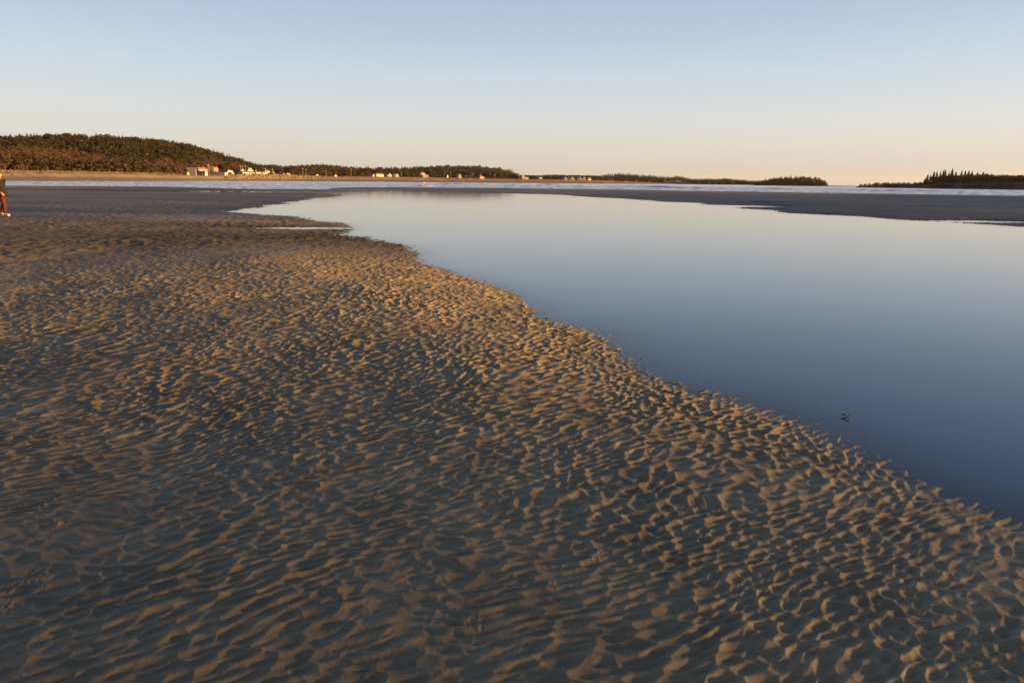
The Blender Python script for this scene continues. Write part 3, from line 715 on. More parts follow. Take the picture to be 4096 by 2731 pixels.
tree_row('spruce_tree', SPR[4], m_dark, 'dark spruce on the crest of the small distant island', 'tree', 'spruces on the small island',
         [(gg.uniform(3060, 3295), gg.uniform(0.8, 1.0), gg.uniform(6, 10)) for _ in range(34)], islet, 4)

# ------------------------------------------------------------------ houses
PAL = {}
def wallmat(name, c):
    if name not in PAL:
        m = mat(name, c, 0.7, 0.3); d = tuple(x*0.82 for x in c); noisy(m, d, c, 0.8, 5); PAL[name] = m
    return PAL[name]
WHITE = lambda: wallmat('white_clapboard', (0.50,0.50,0.48))
CREAM = lambda: wallmat('cream_clapboard', (0.42,0.38,0.31))
TEAL = lambda: wallmat('teal_clapboard', (0.24,0.42,0.42))
BLUE = lambda: wallmat('blue_clapboard', (0.20,0.30,0.42))
GREY = lambda: wallmat('grey_shingle', (0.26,0.26,0.26))
BROWN = lambda: wallmat('brown_shingle', (0.20,0.13,0.09))
RED = lambda: wallmat('red_clapboard', (0.28,0.07,0.04))
DKBL = lambda: wallmat('dark_blue_clapboard', (0.12,0.17,0.22))
RGREY = lambda: wallmat('grey_roofing', (0.22,0.21,0.21))
RBROWN = lambda: wallmat('brown_roofing', (0.20,0.13,0.10))
RBLUE = lambda: wallmat('blue_grey_roofing', (0.16,0.22,0.30))
RRED = lambda: wallmat('red_brown_roofing', (0.22,0.10,0.07))
TRIM = lambda: wallmat('white_trim', (0.82,0.82,0.80))
BRICK = lambda: wallmat('chimney_brick', (0.30,0.15,0.11))
m_glass = mat('window_glass', (0.03,0.04,0.05), 0.08, 0.6)
m_door = mat('door_paint', (0.16,0.09,0.06), 0.5, 0.4)
def house(label, px0, px1, ybase, yeave, ytop, s, gable, wall, roof, q=8, nA=2, nB=2, ch=None, cat='house', phi=None, land=None, floors=1, porch=None, group='houses behind the far beach'):
    """gable 'A' (right, sunlit wall), 'B' (left wall), 'hip' or 'flat'; s = share of the width taken by the right wall"""
    land = land or main
    pc = (px0+px1)/2.0; A = az_of(pc, ybase)
    dist = float(np.interp(A, land.az, land.D) + np.interp(A, land.az, land.bw)) + q
    W = (px1-px0)/F*dist*0.97
    ph = R(phi if phi is not None else (40 if 0.15 < s < 0.85 else (16 if s >= .85 else 66)))
    wA = max(s*W/math.cos(ph), 2.5); wB = max((1-s)*W/math.sin(ph), 3.0 if s < .85 else 4.5)
    base = reach(pc, ybase, dist); zb = base.z
    he = max((ybase-yeave)/F*dist, 1.6); ht = max((yeave-ytop)/F*dist, 0.0)
    corner = reach(px0 + (1-s)*(px1-px0), ybase, dist)
    rz = ph - A
    X = Vector((math.cos(rz), math.sin(rz), 0)); Y = Vector((-math.sin(rz), math.cos(rz), 0))
    o = corner + X*wA/2 + Y*wB/2
    root = empty('beach_house' if cat == 'house' else cat.replace(' ', '_'), (o.x, o.y, zb), rz); tag(root, label, cat, group)
    a, b = wA/2, wB/2; F0 = -3.5
    w = Bag(); w.box(-a, a, -b, b, F0, he)
    rf = Bag(); ov = 0.35; th = 0.16
    if gable == 'A':      # ridge along Y
        w.add([(-a,-b,he),(a,-b,he),(0,-b,he+ht),(-a,b,he),(a,b,he),(0,b,he+ht)], [(0,1,2),(5,4,3),(1,4,5,2),(3,0,2,5)])
        for sg in (-1, 1):
            e = sg*(a+ov); ze = he - ht*ov/a; pts = [(e,-b-ov,ze+.03),(0,-b-ov,he+ht+.03),(0,b+ov,he+ht+.03),(e,b+ov,ze+.03)]
            rf.add(pts + [(x,y,z+th) for x,y,z in pts], [(0,1,2,3),(7,6,5,4),(0,4,5,1),(1,5,6,2),(2,6,7,3),(3,7,4,0)])
    elif gable == 'B':
        w.add([(-a,-b,he),(-a,b,he),(-a,0,he+ht),(a,-b,he),(a,b,he),(a,0,he+ht)], [(0,2,1),(3,4,5),(0,3,5,2),(4,1,2,5)])
        for sg in (-1, 1):
            e = sg*(b+ov); ze = he - ht*ov/b; pts = [(-a-ov,e,ze+.03),(-a-ov,0,he+ht+.03),(a+ov,0,he+ht+.03),(a+ov,e,ze+.03)]
            rf.add(pts + [(x,y,z+th) for x,y,z in pts], [(3,2,1,0),(4,5,6,7),(0,1,5,4),(1,2,6,5),(2,3,7,6),(3,0,4,7)])
    elif gable == 'hip':
        m = min(a, b)*0.8; ra, rb = max(a-m, .05), max(b-m, .05); e1, e2 = a+ov, b+ov
        if a >= b: rb = .05
        else: ra = .05
        pts = [(-e1,-e2,he),(e1,-e2,he),(e1,e2,he),(-e1,e2,he),(-ra,-rb,he+ht),(ra,-rb,he+ht),(ra,rb,he+ht),(-ra,rb,he+ht)]
        rf.add(pts, [(3,2,1,0),(4,5,6,7),(0,1,5,4),(1,2,6,5),(2,3,7,6),(3,0,4,7)])
    else:
        rf.box(-a-.2, a+.2, -b-.2, b+.2, he+.003, he+.2)
    w.build('wall', wall(), root); rp = rf.build('roof', roof(), root)
    if ch is not None:
        c = Bag(); cx = ch*a*0.8; c.box(cx-.3, cx+.3, -.3, .3, he, he+ht+1.1); c.box(cx-.36, cx+.36, -.36, .36, he+ht+1.1, he+ht+1.25)
        c.build('chimney', BRICK(), rp)
    def win(side, t, z0, ww, hh):
        f = Bag(); g = Bag()
        if side == 'A':
            x = -a + t*2*a; f.box(x-ww/2-.09, x+ww/2+.09, -b-.05, -b+.02, z0-.09, z0+hh+.09); g.box(x-ww/2, x+ww/2, -b-.07, -b-.051, z0, z0+hh)
        else:
            y = -b + t*2*b; f.box(-a-.05, -a+.02, y-ww/2-.09, y+ww/2+.09, z0-.09, z0+hh+.09); g.box(-a-.07, -a-.051, y-ww/2, y+ww/2, z0, z0+hh)
        fo = f.build('window', TRIM(), root); g.build('pane', m_glass, fo)
    for fl in range(floors):
        z0 = 0.9 + fl*he/floors; hh = min(1.25, he/floors-1.2)
        if hh < 0.4: z0 = fl*he/floors + he/floors*0.35; hh = he/floors*0.4
        for k in range(nA):
            if fl == 0 and k == nA//2 and nA > 1: continue
            win('A', (k+0.6)/(nA+.2), z0, min(1.0, wA/(nA+1)*.6), hh)
        for k in range(nB): win('B', (k+0.6)/(nB+.2), z0, min(1.0, wB/(nB+1)*.6), hh)
    if nA > 1:
        k = nA//2; x = -a + (k+.6)/(nA+.2)*2*a; d = Bag(); d.box(x-.45, x+.45, -b-.06, -b+.01, 0.05, min(2.05, he*.8)); dd = d.build('door', m_door, root)
        hn = Bag(); hn.box(x+.28, x+.36, -b-.12, -b-.061, 1.0, 1.08); hn.build('handle', TRIM(), dd)
    if porch:
        p = Bag(); p.box(-a, a, -b-2.2, -b-.01, F0, .05); p.box(-a-.1, a+.1, -b-2.3, -b-.08, 2.35, 2.5)
        for k in range(4): x = -a+.1+(2*a-.2)*k/3; p.box(x-.07, x+.07, -b-2.15, -b-2.0, .05, 2.35)
        p.build('porch', TRIM(), root)
    return root
H = house
# first cluster, below the end of the left hill
H('small grey shed left of the big dark blue house', 736,753,700,692.5,691,.3,'flat',GREY,RGREY,q=10,nA=1,nB=1,cat='shed')
H('large two-storey house with blue roof and dark shaded wall', 755,787,700,681,675,.10,'A',DKBL,RBLUE,q=14,nA=1,nB=6,floors=2,phi=75)
H('cream two-storey house with a sunlit gable beside the dark blue house', 785,825,698,680,674,.72,'B',CREAM,RBROWN,q=12,nA=4,nB=2,floors=2,ch=.5)
H('small pale blue wing with gable in front of the cream house', 811,826,699,689,685,.35,'B',WHITE,RGREY,q=2,nA=1,nB=2)
H('house with long blue roof on the slope, left of the red gable', 826,857,677,673.5,668,.10,'A',BROWN,RBLUE,q=70,nA=1,nB=4,phi=74)
H('red gabled house on the slope above the beach', 855,871,683,674,668,.75,'A',RED,RRED,q=66,nA=3,nB=1)
H('long low white cottage in shade with black windows', 851,911,703.5,693,691.5,.18,'A',WHITE,RGREY,q=4,nA=2,nB=7,phi=68)
H('two-storey pale house with hipped blue roof and sunlit end', 888,929,700,685,680,.42,'hip',CREAM,RBLUE,q=16,nA=4,nB=3,floors=2)
H('small tan porch building at the right of the hip-roofed house', 923,935,702.5,692,690.5,.6,'flat',CREAM,RBROWN,q=6,nA=2,nB=1)
H('weathered grey-roofed house behind the teal gable', 944,976,690,683,676.5,.35,'A',CREAM,RGREY,q=40,nA=2,nB=2)
H('teal gabled cottage at the left of the row of sunlit cottages', 950,992,702.5,690.5,687,.50,'B',TEAL,RBROWN,q=6,nA=5,nB=1)
H('tall blue-grey hip-roofed house behind the cottages', 970,1002,693,684,672,.30,'hip',WHITE,RBLUE,q=46,nA=2,nB=2,floors=2)
H('three-tier white tower house, the brightest behind the cottages', 988,1011,692,682,681,.85,'flat',WHITE,RGREY,q=34,nA=4,nB=1)
H('square top storey of the white three-tier house', 993,1006,682,674.5,673.5,.85,'flat',WHITE,RGREY,q=37,nA=3,nB=1)
H('white cottage second from left in the sunlit row', 992,1016,702,692,688.5,.85,'B',CREAM,RBROWN,q=6,nA=5,nB=1)
H('white cottage with blue-shaded side and stove pipe, third in the sunlit row', 1016,1043,702,691.5,688,.68,'B',WHITE,RBROWN,q=6,nA=5,nB=1,ch=-.8)
H('white cottage with row of small windows, fourth in the sunlit row', 1044,1068,701.5,692.5,689,.75,'B',WHITE,RBROWN,q=6,nA=5,nB=1)
H('wide grey hip-roofed house behind the fourth sunlit cottage', 1034,1078,697,687,679.5,.40,'hip',CREAM,RGREY,q=26,nA=3,nB=3,ch=.7)
H('small cream house half hidden in trees above the teal bungalow', 1080,1095,687,681,677.5,.6,'A',CREAM,RBROWN,q=70,nA=2,nB=1)
H('low teal bungalow right of the sunlit cottages', 1073,1100,700.5,694.5,692.5,.12,'B',TEAL,RBLUE,q=6,nA=1,nB=3,phi=70)
H('low blue bungalow with two brick chimneys', 1108,1138,701,694,692.5,.12,'B',BLUE,RBLUE,q=6,nA=1,nB=4,phi=70,ch=.6)
H('brown-roofed tan cottage at the right end of the first cluster', 1140,1160,702,695.5,693,.60,'B',CREAM,RBROWN,q=6,nA=2,nB=2)
H('tiny sunlit shed on the dune right of the rock wall', 1262,1274,704.5,700,698.5,.8,'A',CREAM,RBROWN,q=2,nA=1,nB=0,cat='shed')
H('tiny pale shed among bare shrubs on the dune', 1337,1347,706.5,703,702,.8,'A',WHITE,RGREY,q=3,nA=1,nB=0,cat='shed')
# second cluster
H('small blue-grey cottage left of the long white barn', 1474,1497,706,701,697,.25,'A',WHITE,RBLUE,q=14,nA=1,nB=2)
H('long white barn-like house with sunlit gable and side', 1498,1534,707.5,699,694.5,.76,'B',WHITE,RBROWN,q=8,nA=3,nB=2)
H('dark shaded wing left of the second sunlit gabled house', 1536,1552,706,701,697,.2,'A',BLUE,RGREY,q=12,nA=1,nB=1)
H('white gabled house right of the long barn-like house', 1552,1567,707.5,699.5,694,.85,'A',WHITE,RBROWN,q=8,nA=2,nB=1)
H('blue-shaded white wing of the third gabled house', 1571,1582,706.5,700,695.5,.15,'B',WHITE,RBLUE,q=10,nA=1,nB=1)
H('small white gabled house, last of the middle trio', 1581,1595,708,700.5,695.5,.9,'A',WHITE,RGREY,q=7,nA=2,nB=0)
H('large isolated two-storey white house with chimney, brightly lit', 1676,1702,710,696.5,692,.58,'B',WHITE,RGREY,q=10,nA=4,nB=3,floors=2,ch=.7)
H('long lit ground-floor extension of the isolated white house', 1690,1713,711,703,700,.95,'B',CREAM,RGREY,q=4,nA=5,nB=0)
H('small grey-blue cottage half hidden by shrubs', 1778,1792,711,704,699.5,.25,'A',WHITE,RBLUE,q=16,nA=1,nB=2)
H('narrow tall cream house with dark roof and pointed gable', 1835,1846,715,702.5,695.5,.92,'A',CREAM,RBROWN,q=6,nA=2,nB=0,floors=2)
H('blue-shaded side wing of the narrow tall house', 1826,1836,715,704,697,.1,'B',WHITE,RBLUE,q=8,nA=1,nB=2,floors=2)
H('small orange-lit gable high among the trees', 1888,1896,704,698,694,.85,'A',RED,RRED,q=60,nA=1,nB=0,ch=-.6)
H('pink-roofed house with chimney and open porch', 1908,1934,714,708,700,.55,'hip',CREAM,RRED,q=14,nA=2,nB=2,ch=.2,porch=True)
H('grey house with white trim up in the dark trees', 1950,1967,701,696.5,692,.45,'A',GREY,RGREY,q=75,nA=2,nB=1)
H('flat-roofed brown house where the dark trees end', 2059,2078,713,701.5,699.5,.5,'flat',BROWN,RGREY,q=20,nA=3,nB=2)
H('blue-shaded block left of the bright square tower house', 2078,2088,714,702,700,.1,'flat',BLUE,RGREY,q=10,nA=1,nB=2)
H('bright square white tower house at the end of the trees', 2088,2098,715,702,700.5,.92,'hip',WHITE,RGREY,q=6,nA=2,nB=0,floors=2)
H('low white wing with porch right of the square tower house', 2098,2113,716,709.5,708,.9,'flat',WHITE,RGREY,q=6,nA=3,nB=0,porch=True)
H('dark house joined to the left of the white A-frame gable', 2145,2157,717.5,710,705.5,.2,'B',DKBL,RBLUE,q=10,nA=1,nB=1)
H('small white house with dark A-frame gable by itself', 2156,2170,718.5,712,707,.92,'A',WHITE,RBROWN,q=6,nA=2,nB=0)
# third cluster at the right end of the beach
H('dark blue-grey house at the left of the bright far row', 2246,2259,718,709,707,.15,'A',DKBL,RBLUE,q=12,nA=1,nB=2)
H('bright white narrow gabled house, first of the far row', 2259,2267,720,711,706.5,.92,'A',WHITE,RGREY,q=8,nA=1,nB=0,floors=2)
H('low bright extension below the first gable of the far row', 2256,2271,720.5,716,715,.95,'flat',WHITE,RGREY,q=4,nA=3,nB=0)
H('grey-blue gabled house, shaded, second of the far row', 2272,2285,719,712,706.5,.15,'B',WHITE,RBLUE,q=12,nA=1,nB=2)
H('tall bright gabled house in the middle of the far row', 2286,2293.5,720,710,706.5,.92,'A',WHITE,RGREY,q=8,nA=1,nB=0,floors=2)
H('wide bright sun-glinting annex of the middle gabled house', 2283,2299,721,716,715,.95,'flat',WHITE,RGREY,q=4,nA=3,nB=0)
H('grey shaded house with small white gable, right of the bright annex', 2303,2318,720,713,708.5,.4,'A',GREY,RGREY,q=10,nA=2,nB=1)
H('very narrow bright tower house in the far row', 2318.5,2323.5,721,710,707,.9,'hip',WHITE,RGREY,q=7,nA=1,nB=0,floors=2)
H('low white shed between the narrow tower and the pink gable', 2324,2330,721,716.5,715.5,.9,'flat',WHITE,RGREY,q=6,nA=1,nB=0,cat='shed')
H('pinkish gabled house with chimney, right part of the far row', 2331,2343,721,712.5,706.5,.85,'A',CREAM,RRED,q=7,nA=2,nB=1,ch=.3)
H('stepped low white house, last of the far row', 2349,2364,720.5,716,711.5,.7,'B',WHITE,RBROWN,q=8,nA=2,nB=1)
C2 = 'small pale houses on the distant coast'
for (x0, x1, yb, yt, lb) in [(2444,2459,723,715,'shaded grey-white gabled house, leftmost on the distant coast'),(2497,2514,725.5,720,'row-like white house low on the distant coast'),
  (2538,2552,724.5,719.5,'flat white house before the darkest woods of the distant coast'),(2592,2606,729.5,723,'white gabled house low by the distant shore'),(2656,2662,724,719,'tiny sunlit house high on the distant coast'),
  (2757,2763,733,728.5,'tiny white gable just past the pale rocks of the distant coast'),(2792,2801,734,730,'dim grey house in the woods of the distant coast'),(2833,2840,733,729,'brownish small house on the distant coast'),
  (2862,2868,734,729.5,'small white house left of the biggest distant white house'),(2886,2893,734.5,730,'small white gable beside the biggest distant white house'),(2924,2939,735,728,'biggest white house at the right of the distant coast')]:
    H(lb, x0, x1, yb, yb-(yb-yt)*.55, yt, .5, 'A', WHITE, RGREY, q=14, nA=2, nB=1, land=coast, group=C2)

# ------------------------------------------------------------------ poles
m_pole = mat('weathered_pole_wood', (0.30,0.23,0.17), 0.85, 0.2); noisy(m_pole, (0.22,0.17,0.13), (0.38,0.30,0.23), 2)
for (px, y0, y1, q, lb) in [(837,662,699,10,'tall wooden utility pole in front of the red gabled house'),(963,666,694,12,'utility pole left of the pair beside the tall blue-grey roof'),(971,666,690,22,'middle utility pole of three behind the teal cottage'),
  (983,666,692,14,'utility pole directly left of the three-tier white house'),(1025,679,692,24,'short pole between two cottages of the sunlit row'),(1212,676,704,6,'tall pole by the bare brown trees, left of a pair'),(1225,679,703,20,'thinner pole just right of the tall pole by the bare trees'),
  (1305,684,705,12,'pole before the brown woods right of the rock wall'),(1405,677,707,8,'pale tall pole beside shrubs left of the long barn'),(1508,692,700,20,'short pole behind the long white barn'),(1606,691,709,10,'twin-looking pole right of the white trio'),
  (1712,697,712,6,'thin pole at the right end of the isolated white house'),(1803,692,712,12,'pole in front of dark trees left of the narrow tall house'),(1862,702,715,8,'short pole right of the narrow tall house'),(1980,697,713,14,'pole against the dark trees near the end of the wood'),
  (2205,701,718,8,'lone tall pole on the dune before the bright far row'),(2391,703,721,10,'pole right of the bright far row'),(2411,706,722,14,'last faint pole at the right end of the beach')]:
    A = az_of(px, y1); dist = float(np.interp(A, main.az, main.D)+np.interp(A, main.az, main.bw)) + q
    p = reach(px, y1, dist); h = (y1-y0)/F*dist
    root = empty('utility_pole', (p.x, p.y, p.z), -A+0.5); tag(root, lb, 'utility pole', 'utility poles behind the far beach')
    b = Bag(); b.tube((0,0,-3), (0,0,h), .22, .15, 8); b.build('pole', m_pole, root)
    b = Bag(); b.box(-1.1, 1.1, -.28, -.17, h-.9, h-.72)
    for xx in (-1, -.4, .4, 1): b.box(xx-.05, xx+.05, -.27, -.18, h-.719, h-.5)
    b.build('crossarm', m_pole, root)

# ------------------------------------------------------------------ rock wall in front of the first cluster
m_rock = mat('granite', (0.42,0.35,0.27), 0.85, 0.3); noisy(m_rock, (0.05,0.045,0.04), (0.18,0.155,0.12), 0.7, 5)
def rocks():
    g = np.random.default_rng(9); ico = []
    bm = bmesh.new(); bmesh.ops.create_icosphere(bm, subdivisions=1, radius=1)
    bv = np.array([v.co[:] for v in bm.verts]); bf = np.array([[v.index for v in f.verts] for f in bm.faces]); bm.free()
    Vs, Fs = [], []; n = 0
    for i in range(1700):
        px = g.uniform(905, 1300); A = az_of(px); D = np.interp(A, main.az, main.D); bw = np.interp(A, main.az, main.bw)
        q = g.uniform(0.66, 1.04)*bw; lift = 1.6*math.exp(-((q/bw-0.93)/0.11)**2)
        if q/bw > 1.0 or (px > 1230 and g.random() < (px-1230)/80): continue
        if px < 925 and q/bw > .9: continue
        p = main.pt(np.array([A]), np.array([D+q]))[0]; sz = g.uniform(0.45, 1.35)
        k = bv*(1+g.uniform(-.3, .3, bv.shape))*sz*np.array([g.uniform(.8,1.4), g.uniform(.7,1.2), g.uniform(.55,.9)])
        Vs.append(k + p + np.array([0, 0, lift*g.uniform(0, .8)])); Fs.append(bf+n); n += len(bv)
    o = np_mesh('rock_revetment', np.concatenate(Vs), np.concatenate(Fs), [m_rock]); tag(o, 'bank of tumbled tan boulders protecting the first cluster of houses', 'rock bank', kind='stuff')
rocks()
# pale bare rock slabs on the distant coast and the right island
def slab_rocks(name, label, land, spots, mat_, seed, group):
    g = np.random.default_rng(seed)
    for i, (px, y, wpx, hm) in enumerate(spots):
        A = az_of(px, y); dist = float(np.interp(A, land.az, land.D)) + 14
        p = reach(px, y, dist); bm = bmesh.new(); bmesh.ops.create_icosphere(bm, subdivisions=3, radius=1)
        W = wpx/F*dist/2
        for v in bm.verts:
            c = v.co; k = 1 + .25*math.sin(c.x*5+i)*math.cos(c.y*4+2*i) + .12*math.sin(c.z*9+c.x*11+i)
            v.co = Vector((c.x*W*k, c.y*5*k, c.z*hm*k))
        me = bpy.data.meshes.new(name); bm.to_mesh(me); bm.free(); me.materials.append(mat_)
        o = link_mesh(name, me); o.location = p; o.rotation_euler = (0, 0, -A); tag(o, label[i], 'rock', group)
m_palerock = mat('pale_granite', (0.30,0.27,0.24), 0.9, 0.2); noisy(m_palerock, (0.16,0.14,0.13), (0.42,0.37,0.33), 0.25, 6)
slab_rocks('granite_slab', ['pale granite slab at the left of the distant rocky shore','pale granite slab in the middle of the distant rocky shore','pale granite slab at the right of the distant rocky shore'], coast,
  [(2668,733,30,4.0),(2700,731,46,5.0),(2735,734,30,3.5)], m_palerock, 1, 'granite slabs on the distant shore')
m_darkrock = mat('dark_shore_rock', (0.13,0.12,0.11), 0.9, 0.2); noisy(m_darkrock, (0.025,0.023,0.021), (0.07,0.062,0.055), 0.4, 6)
slab_rocks('shore_ledge', ['low dark rock ledge below the first island spruces','rock ledge below the middle of the island spruces','rock ledge below the even forest at the right edge','long flat ledge on the bare left end of the island'], isle,
  [(3810,744,90,2.0),(3930,742,100,2.4),(4050,744,110,2.4),(3600,742,120,1.0)], m_darkrock, 2, 'rock ledges of the right island')

# ------------------------------------------------------------------ people
def frozen(name, verts, edges, radii, mat_, parent, sub=1, root=0):
    me = bpy.data.meshes.new('t'); me.from_pydata(verts, edges, []); ob = bpy.data.objects.new('t', me); COL.objects.link(ob)
    md = ob.modifiers.new('s', 'SKIN'); md.use_smooth_shade = True
    sv = me.skin_vertices[0].data
    for i, r in enumerate(radii):
        sv[i].radius = (r, r) if not isinstance(r, tuple) else r; sv[i].use_root = (i == root)
    ss = ob.modifiers.new('d', 'SUBSURF'); ss.levels = sub; ss.render_levels = sub
    bpy.context.view_layer.update()
    m2 = bpy.data.meshes.new_from_object(ob.evaluated_get(bpy.context.evaluated_depsgraph_get())); m2.name = name
    bpy.data.objects.remove(ob); m2.materials.clear(); m2.materials.append(mat_)
    for p in m2.polygons: p.use_smooth = True; p.material_index = 0
    return link_mesh(name, m2, parent)
def blob(name, mat_, parent, c, s, sub=3, fn=None):
    bm = bmesh.new(); bmesh.ops.create_icosphere(bm, subdivisions=sub, radius=1)
    for v in bm.verts:
        if fn: v.co = fn(v.co)
        v.co = Vector((v.co.x*s[0]+c[0], v.co.y*s[1]+c[1], v.co.z*s[2]+c[2]))
    me = bpy.data.meshes.new(name); bm.to_mesh(me); bm.free(); me.materials.append(mat_)
    for p in me.polygons: p.use_smooth = True
    return link_mesh(name, me, parent)
m_skin = mat('skin', (0.42,0.24,0.16), 0.55, 0.4); noisy(m_skin, (0.36,0.20,0.13), (0.46,0.27,0.18), 30)
def cloth(n, c):
    m = mat(n, c, 0.9, 0.15); noisy(m, tuple(x*.75 for x in c), tuple(min(1, x*1.2) for x in c), 14, 5); return m
m_jacket = cloth('dark_jacket_cloth', (0.012,0.011,0.009)); m_trous = cloth('rust_red_trousers', (0.075,0.012,0.009)); m_hat = cloth('dark_knit_hat', (0.035,0.030,0.045))
m_shoe = cloth('pale_tan_shoe', (0.62,0.50,0.30)); m_sole = cloth('white_sole', (0.75,0.72,0.66)); m_eye = mat('eye', (0.03,0.02,0.02), 0.2)
def make_person(mj, mt):
    root = empty('person')
    V, E, Rr = [], [], []
    def add(p, r, par=None):
        V.append(p); Rr.append(r)
        if par is not None: E.append((par, len(V)-1))
        return len(V)-1
    pel = add((0,0,.93), (.14,.11)); wst = add((0,0,1.10), (.125,.10), pel); ch = add((.01,0,1.32), (.15,.11), wst); nk0 = add((.01,0,1.45), .055, ch)
    nk = add((.02,0,1.52), .05, nk0); h1 = add((.035,0,1.585), .075, nk); h2 = add((.04,0,1.65), .088, h1); h3 = add((.035,0,1.71), .055, h2)
    nose = add((.125,0,1.615), .013, h1)
    for sg, el, wr, hand in ((-1, (.03,-.25,1.12), (.22,-.21,.93), Vector((.28,-.19,.86))), (1, (-.08,.25,1.12), (-.03,.24,.90), Vector((-.01,.23,.82)))):
        sh = add((0,sg*.17,1.41), .055, ch); e = add(el, .042, sh); w = add(wr, .028, e); d = (hand-Vector(wr)).normalized()
        pm = add(tuple(Vector(wr)+d*.05), .030, w)
        for k, off in enumerate((-.027,-.009,.009,.027)):
            p1 = Vector(wr)+d*.09+Vector((off*.3, off*.9, 0)); p2 = p1 + d*(.030+.006*(k in (1,2))) + Vector((-.012,0,-.010)); p3 = p2 + d*.018 + Vector((-.016,0,-.004))
            a1 = add(tuple(p1), .009, pm); a2 = add(tuple(p2), .008, a1); add(tuple(p3), .007, a2)
        t1 = add(tuple(Vector(wr)+d*.05+Vector((.034,0,.012))), .010, pm); add(tuple(Vector(wr)+d*.08+Vector((.046,0,.010))), .008, t1)
    legs = [((.03,-.09,.90),(.15,-.09,.50),(.13,-.09,.10),(.20,-.09,.05)), ((-.02,.09,.90),(-.02,.09,.50),(-.24,.09,.13),(-.17,.09,.06))]
    for L in legs:
        a_ = add(L[0], .082, pel); b_ = add(L[1], .055, a_); c_ = add(L[2], .036, b_); add(L[3], .034, c_)
    frozen('body', V, E, Rr, m_skin, root, 2)
    for sg in (-1, 1):
        blob('eye', m_eye, root, (.112,sg*.032,1.632), (.010,.012,.007), 2); blob('ear', m_skin, root, (.03,sg*.088,1.615), (.02,.010,.03), 2)
    blob('mouth', m_trous, root, (.108,0,1.575), (.008,.022,.005), 2)
    V, E, Rr = [], [], []
    a0 = add((0,0,.80), .185); a1 = add((0,0,.95), .19, a0); a2 = add((0,0,1.15), (.165,.135), a1); a3 = add((0,0,1.34), (.175,.14), a2); a4 = add((.01,0,1.47), .085, a3); add((.02,0,1.52), .075, a4)
    for sg, el, wr in ((-1, (.03,-.25,1.12), (.22,-.21,.935)), (1, (-.08,.25,1.12), (-.03,.24,.91))):
        s1 = add((0,sg*.17,1.40), .078, a3); s2 = add(el, .066, s1); add(wr, .050, s2)
    frozen('jacket', V, E, Rr, mj, root, 2, 1)
    V, E, Rr = [], [], []
    p0 = add((0,0,.93), .12)
    for L in legs:
        t0 = add(L[0], .082, p0); t1 = add(tuple((Vector(L[0])+Vector(L[1]))/2), .088, t0); t2 = add(L[1], .075, t1); t3 = add(tuple((Vector(L[1])+Vector(L[2]))/2), .068, t2); add(L[2], .055, t3)
    frozen('trousers', V, E, Rr, mt, root, 2)
    for (x, y, z, tl) in ((.20,-.09,.045,0), (-.16,.09,.055,.25)):
        f = lambda c: Vector((c.x, c.y*(0.8+.25*(c.x > 0)), max(c.z, -.75) if c.x > -.2 else max(c.z, -.75)*(1.1)))
        o = blob('shoe', m_shoe, root, (0,0,0), (.145,.052,.055), 3, f); o.location = (x, y, z+.01); o.rotation_euler = (0, tl, 0)
        s_ = blob('sole', m_sole, o, (0,0,-.045), (.152,.057,.014), 3)
    blob('hat', m_hat, root, (.025,0,1.685), (.108,.100,.090), 3, lambda c: Vector((c.x, c.y, c.z if c.z > -.2 else -.2)))
    return root
person = make_person(m_jacket, m_trous)
def sand_z(x, y):
    X, Y = np.array([x]), np.array([y]); b, s_ = base_height(X, Y); return float((b + ripples(X, Y, s_))[0])
fp = ground(17, 861, 0.1); fz = sand_z(fp.x, fp.y); fp = ground(17, 861, fz)
print('person z', fz); person.location = (fp.x, fp.y, sand_z(fp.x, fp.y)-0.004); person.rotation_euler = (0, 0, R(-8))
tag(person, 'person in dark jacket, rust red trousers and dark hat walking at the left edge', 'person')
far_people = [(1118,722.5,'lone dark figure standing on the beach below the rock wall','lone'),(2115,731,'single dark figure at the waterline right of the wooded shore',''),(2325,733,'left one of two dark figures walking below the bright far row',''),(2331,733,'right one of two dark figures walking below the bright far row','')]
m_dk = cloth('dark_trousers', (0.04,0.04,0.05)); proto2 = make_person(m_jacket, m_dk)
for i, (px, y, lb, _) in enumerate(far_people):
    o = proto2 if i == 0 else copy_tree(proto2)
    A = az_of(px, y); r = float(np.interp(A, main.az, main.D)) + 7; p = main.pt(np.array([A]), np.array([r]))[0]
    o.location = (p[0], p[1], p[2]-.02); o.rotation_euler = (0, 0, i*1.3)
    tag(o, lb, 'person', 'distant people on the far beach')
    
# ------------------------------------------------------------------ small things
def lump(name, label, cat, px, y, q, s, mt, seed):
    A = az_of(px, y); r = float(np.interp(A, main.az, main.D)) + q; p = main.pt(np.array([A]), np.array([r]))[0]
    g = random.Random(seed); ph = [g.uniform(0, 6) for _ in range(4)]
    o = blob(name, mt, None, (0,0,0), s, 3, lambda c: c*(1+.22*math.sin(c.x*4+ph[0])*math.cos(c.y*5+ph[1])+.12*math.sin(c.z*9+ph[2])))
    o.location = p; o.rotation_euler = (0, 0, -A); tag(o, label, cat)
m_weed = mat('dark_weed', (0.05,0.03,0.02), 0.9); noisy(m_weed, (0.03,0.02,0.015), (0.09,0.05,0.03), 2)
lump('seaweed_heap', 'dark reddish lump alone on the damp beach below the hill', 'seaweed', 380, 715, 11, (0.75,.6,.55), m_weed, 1)
lump('beach_rock', 'small black rock on the upper beach near the left edge', 'rock', 113, 703, 32, (0.6,.5,.35), m_weed, 2)
lump('beach_rock', 'dark boulder on the beach left of the bright far row', 'rock', 2184, 725, 26, (1.1,.9,.8), m_weed, 3)
